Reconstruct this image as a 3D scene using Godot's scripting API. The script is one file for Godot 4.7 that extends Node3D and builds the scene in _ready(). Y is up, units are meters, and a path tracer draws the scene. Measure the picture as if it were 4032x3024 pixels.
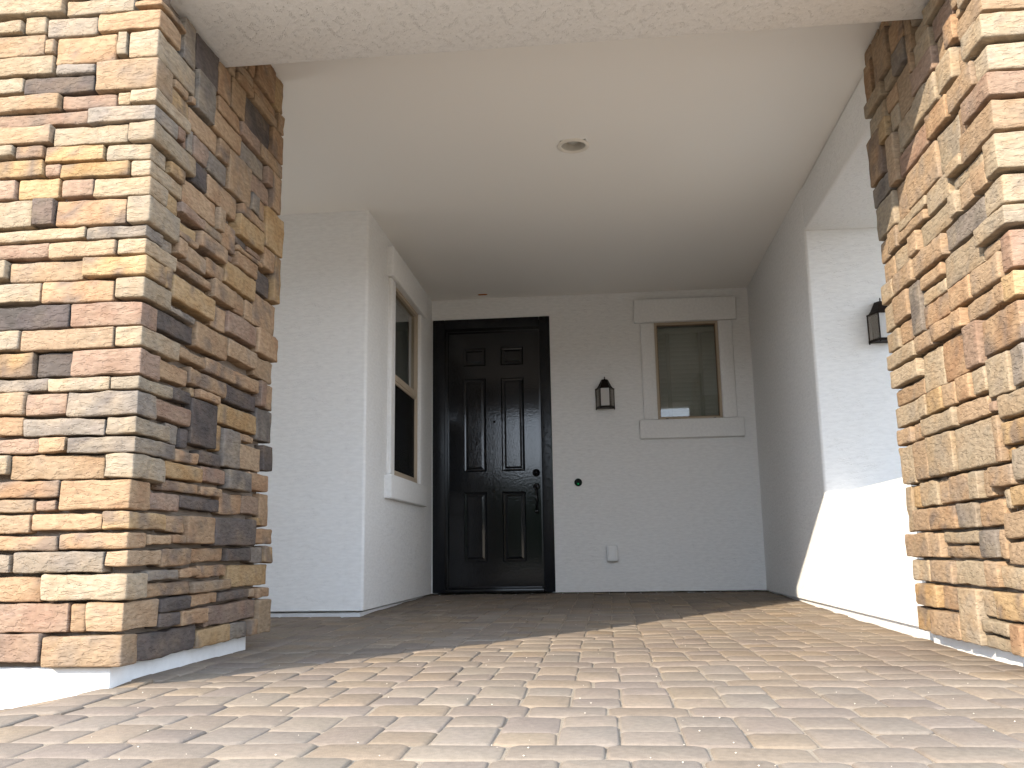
extends Node3D
# A house entry porch: stone-faced pillars, stucco walls, a black front door and a paved floor.
# Depth in front of the camera is written as a positive number and turned to -z by at().

const CAM_HEIGHT := 0.3595
const FLOOR_FRONT := -0.05
const WALL_LEFT := -1.584
const WALL_RIGHT := 1.404
const WALL_BACK := 8.28
const NOOK := 5.91
const RETURN := 5.93
const CEILING := 2.759
const BEAM_Y := 2.475
const STONE_LEFT := -1.562
const STONE_FRONT := 2.862
const STONE_RIGHT := 1.335
const STONE_RIGHT_FRONT := 2.925

var rng := RandomNumberGenerator.new()
var n_form := FastNoiseLite.new()
var n_tint := FastNoiseLite.new()
var n_floor := FastNoiseLite.new()
var mats := {}

const LEFT_FRONT = [
	"c -2.312 -1.942 2.367 2.472", "c -1.942 -1.667 2.352 2.417", "c -2.277 -2.102 2.297 2.352", "c -2.102 -2.012 2.292 2.367", "g -2.012 -1.807 2.272 2.352", "b -2.362 -2.012 2.202 2.292",
	"t -1.967 -1.727 2.157 2.272", "c -1.727 -1.682 2.172 2.272", "c -2.212 -1.967 2.122 2.202", "g -1.957 -1.802 2.112 2.157", "c -2.322 -2.082 2.057 2.122", "d -2.082 -1.802 2.042 2.112",
	"b -2.287 -1.927 1.972 2.042", "m -1.927 -1.712 1.972 2.032", "c -1.712 -1.657 1.977 2.032", "m -2.187 -1.817 1.917 1.972", "b -2.297 -1.947 1.842 1.917", "c -1.947 -1.657 1.832 1.907",
	"c -2.172 -2.087 1.797 1.842", "t -2.087 -1.972 1.787 1.842", "o -1.972 -1.742 1.767 1.832", "o -2.287 -1.972 1.717 1.787", "o -1.907 -1.642 1.702 1.762", "m -2.167 -2.072 1.637 1.717",
	"o -2.072 -1.907 1.632 1.717", "m -1.897 -1.772 1.632 1.702", "c -2.197 -1.997 1.527 1.632", "d -1.997 -1.912 1.527 1.632", "t -1.912 -1.642 1.522 1.622", "c -2.212 -1.792 1.472 1.522",
	"m -2.317 -1.927 1.412 1.472", "b -1.927 -1.672 1.402 1.467", "c -2.147 -2.077 1.337 1.412", "b -2.077 -1.792 1.322 1.402", "c -2.192 -1.942 1.247 1.322", "t -1.942 -1.667 1.237 1.322",
	"d -2.222 -1.827 1.147 1.237", "c -2.307 -1.997 1.072 1.147", "b -1.997 -1.652 1.067 1.147", "o -2.232 -1.942 0.977 1.067", "d -1.942 -1.802 0.977 1.067", "g -2.152 -1.887 0.927 0.977",
	"c -1.887 -1.657 0.922 0.972", "b -2.287 -1.962 0.842 0.927", "m -1.962 -1.807 0.842 0.922", "t -2.077 -1.962 0.777 0.842", "g -1.962 -1.662 0.767 0.832", "m -2.252 -1.897 0.712 0.767",
	"t -1.897 -1.797 0.712 0.767", "c -2.107 -2.002 0.642 0.712", "b -2.002 -1.662 0.622 0.707", "t -2.112 -1.817 0.562 0.622", "b -2.062 -1.907 0.512 0.562", "m -1.907 -1.827 0.517 0.557",
	"b -2.092 -1.912 0.442 0.512", "t -1.912 -1.657 0.452 0.512", "t -2.212 -1.807 0.387 0.442", "g -2.092 -1.962 0.312 0.382", "g -1.962 -1.637 0.312 0.387", "t -2.122 -1.852 0.222 0.307",
	"m -2.162 -1.752 0.122 0.222", "b -1.752 -1.692 0.122 0.217", "m -2.067 -1.837 0.027 0.122", "c -2.402 -2.217 0.012 0.077", "g -2.212 -2.097 0.012 0.077", "d -2.402 -2.312 0.082 0.177",
	"b -2.307 -2.162 0.082 0.177", "c -2.157 -2.067 0.082 0.122", "o -2.402 -2.372 0.182 0.317", "b -2.367 -2.312 0.182 0.247", "o -2.367 -2.312 0.252 0.317", "d -2.302 -2.162 0.182 0.317",
	"d -2.402 -2.237 0.322 0.387", "t -2.232 -2.092 0.322 0.387", "d -2.402 -2.292 0.392 0.477", "c -2.282 -2.092 0.442 0.477", "o -2.402 -2.342 0.482 0.597", "c -2.337 -2.177 0.482 0.597",
	"b -2.172 -2.112 0.482 0.597", "c -2.402 -2.332 0.602 0.787", "b -2.327 -2.112 0.602 0.687", "b -2.322 -2.252 0.692 0.787", "d -2.402 -2.287 0.792 0.877", "c -2.282 -2.177 0.792 0.842",
	"b -2.172 -2.077 0.792 0.842", "t -2.402 -2.287 0.882 0.967", "g -2.402 -2.232 0.972 1.072", "b -2.402 -2.222 1.147 1.277", "c -2.222 -2.192 1.237 1.277", "c -2.402 -2.192 1.282 1.377",
	"g -2.402 -2.147 1.382 1.412", "o -2.402 -2.317 1.452 1.517", "g -2.402 -2.307 1.522 1.587", "t -2.297 -2.212 1.472 1.707", "d -2.402 -2.297 1.592 1.707", "b -2.212 -2.167 1.632 1.707",
	"m -1.972 -1.907 1.717 1.767", "c -2.402 -2.297 1.712 1.937", "t -2.402 -2.352 1.942 2.147", "t -2.347 -2.287 1.942 2.027", "b -2.272 -2.187 1.942 1.972", "o -2.352 -2.322 2.032 2.147",
	"d -2.402 -2.227 2.152 2.202", "b -2.012 -1.967 2.202 2.267", "t -2.402 -2.277 2.292 2.337", "o -1.927 -1.867 2.417 2.472", "g -2.402 -2.312 2.342 2.462", "b -1.812 -1.707 2.417 2.472",
	"b -2.157 -2.127 0.227 0.317", "b -2.287 -2.217 0.392 0.437", "g -2.107 -2.067 0.517 0.557", "b -2.282 -2.157 0.932 0.967", "m -2.397 -2.312 1.077 1.142", "t -2.187 -2.152 1.327 1.377",
	"c -2.397 -2.322 1.417 1.447", "b -2.292 -2.177 1.792 1.837", "b -2.397 -2.367 2.207 2.287", "t -1.662 -1.567 2.397 2.467", "b -1.862 -1.817 2.422 2.467", "t -1.702 -1.672 2.422 2.467"]
const LEFT_SIDE = [
	"t 3.092 3.262 1.552 1.582", "t 3.267 3.527 1.577 1.647", "t 3.487 3.637 1.657 1.777", "o 3.637 3.927 1.757 1.862", "t 3.092 3.432 1.432 1.472", "o 3.062 3.427 1.302 1.397",
	"o 3.527 3.867 1.507 1.612", "t 3.637 3.927 1.687 1.717", "t 3.432 3.657 1.412 1.497", "d 3.867 4.037 1.567 1.677", "d 2.977 3.287 1.172 1.247", "t 3.427 3.582 1.287 1.392",
	"t 3.287 3.582 1.167 1.277", "m 3.582 3.907 1.302 1.402", "t 2.997 3.247 0.997 1.067", "t 3.137 3.387 1.097 1.142", "t 3.247 3.592 1.012 1.082", "t 3.397 3.967 1.092 1.157",
	"b 3.582 3.902 1.192 1.277", "d 3.097 3.282 0.932 0.987", "m 2.987 3.277 0.847 0.917", "d 3.282 3.522 0.787 0.972", "d 3.597 3.937 1.002 1.082", "o 3.522 3.947 0.902 0.992",
	"o 3.082 3.402 0.642 0.707", "m 3.402 3.642 0.652 0.717", "g 3.642 3.892 0.637 0.727", "b 3.767 4.037 0.737 0.852", "m 3.007 3.242 0.522 0.592", "d 3.242 3.592 0.537 0.592",
	"t 3.592 3.827 0.532 0.627", "m 3.827 4.032 0.542 0.627", "t 3.127 3.277 0.447 0.512", "t 3.277 3.517 0.407 0.517", "d 3.517 3.952 0.402 0.522", "t 2.992 3.157 0.402 0.442",
	"t 3.157 3.267 0.407 0.442", "t 3.087 3.332 0.327 0.397", "t 3.337 3.637 0.337 0.397", "d 3.642 3.907 0.337 0.397", "g 2.997 3.232 0.277 0.322", "t 3.232 3.412 0.282 0.322",
	"t 3.417 3.702 0.277 0.332", "o 3.707 4.142 0.227 0.327", "t 2.997 3.342 0.222 0.277", "b 3.347 3.707 0.222 0.272", "d 3.097 3.337 0.167 0.222", "t 3.337 3.597 0.172 0.222",
	"d 3.597 3.912 0.177 0.222", "d 3.097 3.267 0.112 0.167", "t 3.267 3.497 0.107 0.167", "m 3.497 4.017 0.087 0.172", "d 2.967 3.427 0.012 0.107", "o 3.427 3.747 0.012 0.087",
	"g 3.747 3.927 0.012 0.087", "t 3.927 4.012 0.012 0.087", "b 4.017 4.142 0.012 0.167", "g 3.917 4.057 0.327 0.402", "o 4.062 4.132 0.327 0.407", "t 3.952 4.142 0.412 0.487",
	"t 4.032 4.142 0.492 0.647", "t 3.167 3.362 0.707 0.757", "d 3.367 3.577 0.717 0.777", "g 3.582 3.767 0.727 0.892", "t 3.892 4.142 0.652 0.737", "g 3.102 3.202 0.767 0.847",
	"d 4.037 4.142 0.752 0.877", "o 3.282 3.322 0.972 1.012", "t 3.327 3.522 0.972 1.012", "g 3.947 4.142 0.882 1.037", "m 3.967 4.042 1.042 1.167", "t 4.047 4.142 1.042 1.167",
	"g 3.062 3.262 1.247 1.277", "b 3.902 4.142 1.172 1.277", "o 3.007 3.062 1.327 1.407", "t 3.907 4.142 1.282 1.407", "g 2.992 3.072 1.467 1.517", "t 3.092 3.167 1.482 1.552",
	"t 3.357 3.527 1.497 1.567", "t 3.657 3.767 1.412 1.507", "t 3.867 4.142 1.412 1.567", "o 2.997 3.092 1.622 1.697", "o 3.097 3.267 1.582 1.632", "m 3.097 3.307 1.647 1.697",
	"t 3.637 3.867 1.612 1.687", "o 4.062 4.142 1.572 1.807", "o 2.997 3.112 1.762 1.817", "t 3.117 3.417 1.702 1.807", "b 3.422 3.487 1.702 1.807", "d 3.637 3.757 1.717 1.757",
	"t 3.927 4.057 1.702 1.807", "d 3.192 3.332 1.812 1.917", "t 3.337 3.637 1.812 1.917", "t 3.662 3.932 1.862 1.917", "o 3.937 4.142 1.812 2.017", "m 3.032 3.092 1.922 1.977",
	"g 3.132 3.182 1.917 2.017", "m 3.192 3.327 1.922 2.017", "g 3.332 3.517 1.922 2.017", "b 3.522 3.767 1.922 2.117", "g 3.772 3.862 1.922 2.017", "t 3.872 3.937 1.922 2.017",
	"o 2.987 3.142 2.032 2.117", "t 3.147 3.412 2.022 2.117", "t 3.417 3.522 2.022 2.117", "m 3.767 4.002 2.022 2.117", "t 4.007 4.142 2.022 2.217", "t 3.017 3.132 2.122 2.162",
	"g 3.182 3.347 2.122 2.297", "t 3.352 3.647 2.122 2.217", "g 3.652 3.927 2.122 2.217", "m 3.932 4.007 2.122 2.217", "g 3.067 3.172 2.272 2.457", "d 3.177 3.392 2.297 2.457",
	"t 3.397 3.627 2.222 2.297", "m 3.632 3.847 2.222 2.297", "b 3.852 4.142 2.222 2.297", "t 3.392 3.522 2.302 2.457", "t 3.527 3.682 2.302 2.457", "d 3.687 3.997 2.302 2.457",
	"t 4.002 4.142 2.302 2.457", "b 3.497 3.567 2.462 2.567", "t 3.572 3.762 2.462 2.512", "b 3.572 3.762 2.517 2.567", "b 3.767 4.062 2.462 2.512", "t 3.767 4.062 2.517 2.567",
	"b 4.067 4.142 2.462 2.567", "t 3.497 3.692 2.572 2.742", "t 3.697 3.772 2.572 2.752", "t 3.777 4.017 2.572 2.752", "o 4.027 4.142 2.572 2.752", "t 4.022 4.142 0.172 0.222",
	"b 3.917 4.012 0.177 0.222", "o 3.957 4.027 0.492 0.537", "t 3.087 3.377 0.597 0.637", "t 3.387 3.587 0.597 0.637", "d 3.207 3.277 0.762 0.842", "o 3.527 3.577 0.782 0.897",
	"t 3.772 3.942 0.857 0.897", "t 3.772 3.862 1.407 1.502", "b 3.172 3.352 1.477 1.547", "t 3.532 3.632 1.617 1.652", "b 3.312 3.482 1.652 1.697", "m 3.762 3.922 1.722 1.752",
	"m 3.097 3.127 1.912 1.972", "t 3.137 3.177 2.122 2.157", "b 3.352 3.392 2.222 2.292"]
const LEFT_CORNER = [
	"t -1.667 -1.562 2.362 2.392 3.067", "t -1.807 -1.562 2.272 2.352 3.032", "c -1.682 -1.562 2.162 2.272 3.182", "b -1.802 -1.562 2.032 2.157 2.987", "c -1.657 -1.562 1.977 2.032 3.132",
	"g -1.817 -1.562 1.907 1.972 3.032", "c -1.657 -1.562 1.827 1.907 3.192", "c -1.742 -1.562 1.762 1.827 2.992", "c -1.642 -1.562 1.697 1.762 3.117", "c -1.772 -1.562 1.622 1.697 2.997",
	"c -1.642 -1.562 1.517 1.622 3.092", "g -1.792 -1.562 1.467 1.517 2.992", "c -1.672 -1.562 1.407 1.467 3.092", "o -1.792 -1.562 1.327 1.402 3.007", "c -1.667 -1.562 1.247 1.327 3.062",
	"m -1.827 -1.562 1.147 1.237 2.977", "c -1.652 -1.562 1.072 1.147 3.137", "m -1.802 -1.562 0.972 1.067 2.992", "c -1.657 -1.562 0.922 0.972 3.097", "g -1.807 -1.562 0.832 0.922 2.987",
	"c -1.662 -1.562 0.767 0.832 3.102", "g -1.797 -1.562 0.707 0.767 3.142", "c -1.662 -1.562 0.622 0.707 3.082", "t -1.817 -1.562 0.517 0.622 3.007", "o -1.657 -1.562 0.452 0.517 3.117",
	"t -1.807 -1.562 0.387 0.447 2.992", "b -1.637 -1.562 0.332 0.387 3.087", "c -1.852 -1.562 0.222 0.312 2.997", "b -1.692 -1.562 0.122 0.222 3.097", "b -1.837 -1.562 0.012 0.117 2.967"]
const RIGHT_FRONT = [
	"c 1.695 1.91 0 0.095", "b 1.915 2.06 0 0.195", "m 1.455 1.55 0.11 0.195", "b 1.56 1.71 0.11 0.195", "c 1.715 1.905 0.1 0.195", "m 1.465 1.72 0.2 0.275",
	"c 1.725 1.94 0.2 0.355", "c 1.945 2.06 0.2 0.305", "c 1.635 1.725 0.28 0.355", "b 1.82 2.06 0.355 0.455", "c 1.455 1.485 0.37 0.455", "t 1.49 1.685 0.37 0.455",
	"b 1.695 1.81 0.36 0.455", "g 1.635 1.715 0.46 0.535", "c 1.72 2.06 0.46 0.535", "b 1.555 1.61 0.55 0.615", "c 1.615 1.72 0.55 0.615", "b 1.725 1.855 0.54 0.615",
	"c 1.86 2.06 0.54 0.735", "b 1.555 1.77 0.62 0.735", "t 1.775 1.85 0.62 0.735", "c 1.635 1.85 0.74 0.825", "m 1.855 1.97 0.74 0.825", "c 1.98 2.06 0.74 0.905",
	"b 1.475 1.57 0.85 1", "b 1.58 1.635 0.85 0.905", "t 1.645 1.87 0.83 0.905", "c 1.875 1.98 0.83 1.005", "c 1.57 1.735 0.91 1", "t 1.74 1.875 0.91 1.085",
	"b 1.98 2.06 0.91 1.005", "c 1.91 2.06 1.01 1.185", "t 1.455 1.595 1.13 1.185", "t 1.695 1.91 1.09 1.185", "t 1.455 1.58 1.19 1.285", "b 1.585 1.81 1.19 1.285",
	"t 1.82 2.06 1.19 1.285", "t 1.455 1.52 1.29 1.375", "b 1.525 1.865 1.29 1.375", "b 1.87 2.06 1.29 1.375", "o 1.555 1.61 1.38 1.455", "t 1.615 1.905 1.38 1.455",
	"o 1.915 2.06 1.38 1.455", "t 1.695 1.775 1.46 1.535", "b 1.78 1.915 1.46 1.535", "t 1.92 2.06 1.46 1.535", "b 1.495 1.56 1.56 1.635", "c 1.57 1.875 1.56 1.635",
	"b 1.88 2.06 1.54 1.635", "o 1.695 1.735 1.64 1.83", "t 1.74 2.06 1.64 1.715", "g 1.735 1.98 1.72 1.835", "b 1.985 2.06 1.72 1.835", "t 1.695 1.81 1.84 1.925",
	"t 1.815 2.06 1.84 1.925", "t 1.695 1.745 1.93 2.045", "c 1.75 1.86 1.93 2.045", "t 1.865 1.945 1.93 2.125", "b 1.95 2.06 1.93 2.045", "b 1.555 1.7 2.05 2.125",
	"b 1.705 1.865 2.05 2.215", "c 1.945 2.06 2.05 2.125", "c 1.635 1.705 2.13 2.215", "o 1.865 2.06 2.13 2.215", "o 1.555 1.65 2.24 2.315", "b 1.655 1.775 2.22 2.47",
	"t 1.78 2.06 2.22 2.315", "b 1.495 1.635 2.34 2.47", "c 1.86 2.06 2.32 2.47", "c 1.945 2.055 0.31 0.35", "c 1.7 1.735 1.005 1.085", "b 1.6 1.69 1.135 1.185",
	"b 1.5 1.69 1.64 1.705", "t 1.78 1.855 2.32 2.46"]
const RIGHT_SIDE = [
	"t 3.145 3.23 0 0.105", "c 3.235 3.465 0 0.05", "c 3.235 3.465 0.055 0.105", "c 3.475 3.66 0 0.205", "b 3.67 4.005 0 0.105", "o 4.01 4.215 0 0.105",
	"o 3.105 3.335 0.11 0.205", "c 3.345 3.475 0.11 0.205", "t 3.66 3.87 0.11 0.205", "o 3.875 4.13 0.11 0.205", "c 4.135 4.215 0.11 0.205", "c 3.085 3.285 0.21 0.29",
	"b 3.29 3.4 0.21 0.305", "c 3.405 3.715 0.21 0.305", "b 3.72 3.97 0.21 0.305", "c 3.98 4.215 0.21 0.305", "b 3.205 3.265 0.31 0.415", "g 3.275 3.425 0.31 0.415",
	"b 3.43 3.795 0.31 0.36", "c 3.43 3.795 0.365 0.415", "b 3.805 3.915 0.31 0.415", "b 3.92 4.215 0.31 0.415", "t 3.205 3.415 0.42 0.515", "g 3.42 3.605 0.42 0.515",
	"t 3.61 3.905 0.42 0.515", "b 3.91 4.12 0.42 0.515", "c 4.13 4.215 0.42 0.625", "b 3.085 3.275 0.55 0.625", "b 3.28 3.355 0.52 0.625", "c 3.36 3.445 0.52 0.625",
	"b 3.455 3.68 0.52 0.625", "b 3.685 3.8 0.52 0.625", "c 3.805 4.005 0.52 0.625", "c 4.01 4.21 0.625 0.795", "b 3.145 3.195 0.63 0.795", "c 3.2 3.55 0.63 0.795",
	"c 3.555 3.83 0.63 0.795", "b 3.835 4.01 0.63 0.795", "c 3.03 3.205 0.85 0.99", "b 3.21 3.5 0.8 0.875", "c 3.505 3.86 0.8 0.875", "b 3.865 4 0.8 0.875",
	"b 4.005 4.215 0.8 0.875", "c 3.205 3.325 0.88 0.975", "t 3.33 3.465 0.88 0.975", "b 3.47 3.61 0.88 0.975", "o 3.615 3.775 0.88 0.975", "c 3.785 3.88 0.88 0.975",
	"c 3.885 4.215 0.88 0.975", "m 3.22 3.355 0.98 1.145", "t 3.36 3.61 0.98 1.145", "c 3.615 3.845 0.98 1.145", "b 3.85 4.215 0.98 1.055", "c 3.85 4.215 1.06 1.145",
	"b 3.015 3.095 1.15 1.225", "b 3.1 3.34 1.15 1.225", "t 3.345 3.655 1.15 1.225", "b 3.66 3.86 1.15 1.225", "c 3.865 4.215 1.15 1.225", "b 3.015 3.26 1.23 1.325",
	"t 3.265 3.47 1.23 1.325", "t 3.475 3.75 1.23 1.325", "g 3.755 3.88 1.23 1.455", "t 3.885 4.05 1.23 1.325", "c 4.055 4.215 1.23 1.325", "c 3.165 3.51 1.33 1.455",
	"c 3.515 3.755 1.33 1.39", "b 3.515 3.755 1.395 1.455", "b 3.88 4.07 1.33 1.455", "c 4.08 4.215 1.33 1.455", "g 3.095 3.455 1.46 1.555", "b 3.46 3.785 1.46 1.555",
	"b 3.79 4.045 1.46 1.555", "c 4.055 4.215 1.46 1.555", "b 3.015 3.14 1.56 1.655", "b 3.145 3.27 1.56 1.655", "c 3.28 3.36 1.56 1.655", "c 3.365 3.7 1.56 1.655",
	"b 3.705 3.815 1.56 1.655", "c 3.82 4.035 1.56 1.655", "b 4.04 4.215 1.56 1.655", "b 3.015 3.075 1.66 1.71", "c 3.08 3.35 1.66 1.71", "c 3.205 3.35 1.715 1.765",
	"c 3.355 3.595 1.66 1.765", "b 3.6 3.935 1.66 1.71", "c 3.6 3.935 1.715 1.765", "b 3.94 4.07 1.66 1.765", "b 4.08 4.215 1.66 1.765", "t 3.145 3.225 1.82 1.935",
	"c 3.23 3.445 1.77 1.935", "b 3.45 3.81 1.77 1.935", "b 3.815 3.95 1.77 1.935", "c 3.955 4.215 1.77 1.935", "b 3.045 3.275 1.94 2.04", "t 3.285 3.5 1.94 2.045",
	"m 3.505 3.86 1.94 2.045", "b 3.865 3.975 1.94 2.175", "g 3.985 4.215 1.94 2.045", "b 3.085 3.18 2.05 2.15", "c 3.185 3.345 2.05 2.175", "c 3.355 3.62 2.05 2.175",
	"c 3.625 3.81 2.05 2.175", "t 4.04 4.215 2.05 2.285", "t 3.145 3.24 2.18 2.285", "b 3.245 3.345 2.18 2.285", "m 3.35 3.6 2.18 2.285", "b 3.605 3.805 2.18 2.385",
	"c 3.81 3.92 2.18 2.285", "o 3.93 4.04 2.18 2.285", "b 3.085 3.16 2.29 2.385", "m 3.165 3.375 2.29 2.385", "c 3.385 3.565 2.29 2.385", "t 3.815 3.965 2.29 2.385",
	"c 3.97 4.215 2.29 2.385", "c 3.065 3.405 2.39 2.46", "c 3.41 3.56 2.39 2.46", "b 3.565 3.64 2.39 2.635", "g 3.645 3.81 2.39 2.5", "c 3.815 3.945 2.39 2.465",
	"c 3.95 4.215 2.39 2.465", "c 3.5 3.555 2.47 2.635", "b 3.83 3.985 2.47 2.67", "b 3.99 4.11 2.47 2.75", "t 4.12 4.215 2.47 2.67", "b 3.5 3.565 2.64 2.745",
	"c 3.57 3.82 2.64 2.75", "c 3.15 3.2 0.475 0.545", "o 4.01 4.125 0.52 0.62", "o 3.09 3.14 0.63 0.675", "m 3.15 3.205 0.8 0.845", "b 3.02 3.16 1.33 1.375",
	"c 3.815 3.86 2.05 2.175", "b 3.98 4.035 2.05 2.175", "b 3.09 3.14 2.245 2.285", "t 3.57 3.6 2.29 2.385", "m 3.05 3.08 2.345 2.385", "t 3.645 3.825 2.505 2.635",
	"t 3.825 3.985 2.675 2.75", "b 4.115 4.215 2.675 2.75"]
const RIGHT_CORNER = [
	"t 1.335 1.695 0 0.11 3.145", "g 1.335 1.455 0.12 0.28 3.085", "b 1.335 1.635 0.29 0.37 3.205", "b 1.335 1.455 0.38 0.47 3.205", "o 1.335 1.635 0.48 0.55 3.145",
	"c 1.335 1.555 0.56 0.67 3.085", "o 1.335 1.555 0.68 0.76 3.145", "c 1.335 1.635 0.77 0.85 3.145", "g 1.335 1.465 0.86 0.99 3.02", "t 1.335 1.695 1 1.13 3.21",
	"o 1.335 1.455 1.14 1.23 3.015", "m 1.335 1.455 1.24 1.37 3.015", "c 1.335 1.555 1.38 1.45 3.155", "c 1.335 1.695 1.46 1.56 3.085", "c 1.335 1.495 1.57 1.7 3.015",
	"b 1.335 1.695 1.71 1.82 3.205", "m 1.335 1.695 1.83 1.92 3.145", "c 1.335 1.695 1.93 2.03 3.045", "c 1.335 1.555 2.04 2.14 3.085", "b 1.335 1.635 2.15 2.24 3.145",
	"c 1.335 1.555 2.25 2.34 3.085", "t 1.335 1.495 2.35 2.46 3.045"]

func at(x: float, y: float, depth: float) -> Vector3:
	return Vector3(x, y, -depth)

# ---------------------------------------------------------------- scene tree helpers
func tag(o: Node, label := "", category := "", group := "", kind := "") -> void:
	if label != "": o.set_meta("label", label)
	if category != "": o.set_meta("category", category)
	if group != "": o.set_meta("group", group)
	if kind != "": o.set_meta("kind", kind)

func thing(called: String, where: Vector3, label: String, category: String, group := "") -> Node3D:
	var o := Node3D.new()
	o.name = called
	add_child(o, true)
	o.position = where
	tag(o, label, category, group, "thing")
	return o

func put(mesh: Mesh, called: String, m: Material, parent: Node, where := Vector3.ZERO) -> MeshInstance3D:
	var o := MeshInstance3D.new()
	o.mesh = mesh
	o.material_override = m
	o.name = called
	o.position = where
	parent.add_child(o, true)
	return o

# ---------------------------------------------------------------- mesh helpers
func start() -> SurfaceTool:
	var st := SurfaceTool.new()
	st.begin(Mesh.PRIMITIVE_TRIANGLES)
	return st

func done(st: SurfaceTool) -> ArrayMesh:
	st.generate_normals()
	return st.commit()

func flat_quad(st: SurfaceTool, a: Vector3, b: Vector3, c: Vector3, d: Vector3) -> void:
	# a b c d clockwise seen from the front
	st.set_smooth_group(-1)
	for v in [a, b, c, a, c, d]: st.add_vertex(v)

func add_box(st: SurfaceTool, lo: Vector3, hi: Vector3) -> void:
	var x0 := minf(lo.x, hi.x); var x1 := maxf(lo.x, hi.x)
	var y0 := minf(lo.y, hi.y); var y1 := maxf(lo.y, hi.y)
	var z0 := minf(lo.z, hi.z); var z1 := maxf(lo.z, hi.z)
	flat_quad(st, Vector3(x0, y1, z1), Vector3(x1, y1, z1), Vector3(x1, y0, z1), Vector3(x0, y0, z1))
	flat_quad(st, Vector3(x1, y1, z0), Vector3(x0, y1, z0), Vector3(x0, y0, z0), Vector3(x1, y0, z0))
	flat_quad(st, Vector3(x0, y1, z0), Vector3(x0, y1, z1), Vector3(x0, y0, z1), Vector3(x0, y0, z0))
	flat_quad(st, Vector3(x1, y1, z1), Vector3(x1, y1, z0), Vector3(x1, y0, z0), Vector3(x1, y0, z1))
	flat_quad(st, Vector3(x0, y1, z0), Vector3(x1, y1, z0), Vector3(x1, y1, z1), Vector3(x0, y1, z1))
	flat_quad(st, Vector3(x0, y0, z1), Vector3(x1, y0, z1), Vector3(x1, y0, z0), Vector3(x0, y0, z0))

func box(lo: Vector3, hi: Vector3) -> ArrayMesh:
	var st := start()
	add_box(st, lo, hi)
	return done(st)

# sample positions along an edge of a given length, close together at rounded ends
func ticks(length: float, r: float, step: float, round_lo := true, round_hi := true) -> PackedFloat32Array:
	var out := PackedFloat32Array()
	out.append(0.0)
	if round_lo:
		out.append(r * 0.4)
		out.append(r)
	var a := r if round_lo else 0.0
	var b := length - (r if round_hi else 0.0)
	var n := int(ceil((b - a) / step))
	for i in range(1, n): out.append(a + (b - a) * i / n)
	if round_hi:
		out.append(length - r)
		out.append(length - r * 0.4)
	out.append(length)
	return out

# a box with rounded edges, given centred on the origin; shape(p, n) may move a point, tint(p) may colour it
func round_box(size: Vector3, r: float, step := 10.0, shape = null, tint = null, skip := []) -> ArrayMesh:
	var st := start()
	st.set_smooth_group(0)
	var h := size * 0.5
	r = minf(r, minf(h.x, minf(h.y, h.z)) * 0.9)
	var tx := ticks(size.x, r, step); var ty := ticks(size.y, r, step); var tz := ticks(size.z, r, step)
	# each face: (axis u, axis v, fixed axis, sign)
	var faces := [[0, 1, 2, 1, "front"], [0, 1, 2, -1, "back"], [2, 1, 0, 1, "right"], [2, 1, 0, -1, "left"], [0, 2, 1, 1, "top"], [0, 2, 1, -1, "bottom"]]
	var t := [tx, ty, tz]
	for f in faces:
		if skip.has(f[4]): continue
		var u: PackedFloat32Array = t[f[0]]
		var v: PackedFloat32Array = t[f[1]]
		var pts := []
		for j in v.size():
			for i in u.size():
				var p := Vector3.ZERO
				p[f[0]] = u[i] - h[f[0]]
				p[f[1]] = v[j] - h[f[1]]
				p[f[2]] = h[f[2]] * f[3]
				var q := p.clamp(-h + Vector3(r, r, r), h - Vector3(r, r, r))
				var n := (p - q).normalized()
				p = q + n * r
				if shape != null: p = shape.call(p, n)
				pts.append(p)
		var w := u.size()
		# winding: front faces run clockwise
		var flip: bool = (f[3] > 0)
		if f[2] == 0: flip = not flip
		if f[2] == 1: flip = not flip
		for j in v.size() - 1:
			for i in w - 1:
				var a: Vector3 = pts[j * w + i]; var b: Vector3 = pts[j * w + i + 1]
				var c: Vector3 = pts[(j + 1) * w + i + 1]; var d: Vector3 = pts[(j + 1) * w + i]
				var order := [a, c, b, a, d, c] if flip else [a, b, c, a, c, d]
				for k in order:
					if tint != null: st.set_color(tint.call(k))
					st.add_vertex(k)
	return done(st)

func soft_box(lo: Vector3, hi: Vector3, r: float, called: String, m: Material, parent: Node) -> MeshInstance3D:
	var size := (hi - lo).abs()
	return put(round_box(size, r), called, m, parent, (lo + hi) * 0.5)

# a vertical prism over a ring of (x, depth) points given counter-clockwise seen from above with depth up
func add_prism(st: SurfaceTool, ring: Array, y0: float, y1: float, o := Vector3.ZERO) -> void:
	var n := ring.size()
	for i in n:
		var a: Vector2 = ring[i]; var b: Vector2 = ring[(i + 1) % n]
		flat_quad(st, at(b.x, y1, b.y) - o, at(a.x, y1, a.y) - o, at(a.x, y0, a.y) - o, at(b.x, y0, b.y) - o)
	var poly := PackedVector2Array()
	for p in ring: poly.append(p)
	var tri := Geometry2D.triangulate_polygon(poly)
	st.set_smooth_group(-1)
	for k in range(0, tri.size(), 3):
		var p := poly[tri[k]]; var q := poly[tri[k + 1]]; var s := poly[tri[k + 2]]
		if (q - p).cross(s - p) < 0.0:
			var w := q; q = s; s = w
		for v in [at(p.x, y1, p.y), at(s.x, y1, s.y), at(q.x, y1, q.y)]: st.add_vertex(v - o)
		for v in [at(p.x, y0, p.y), at(q.x, y0, q.y), at(s.x, y0, s.y)]: st.add_vertex(v - o)

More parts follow.
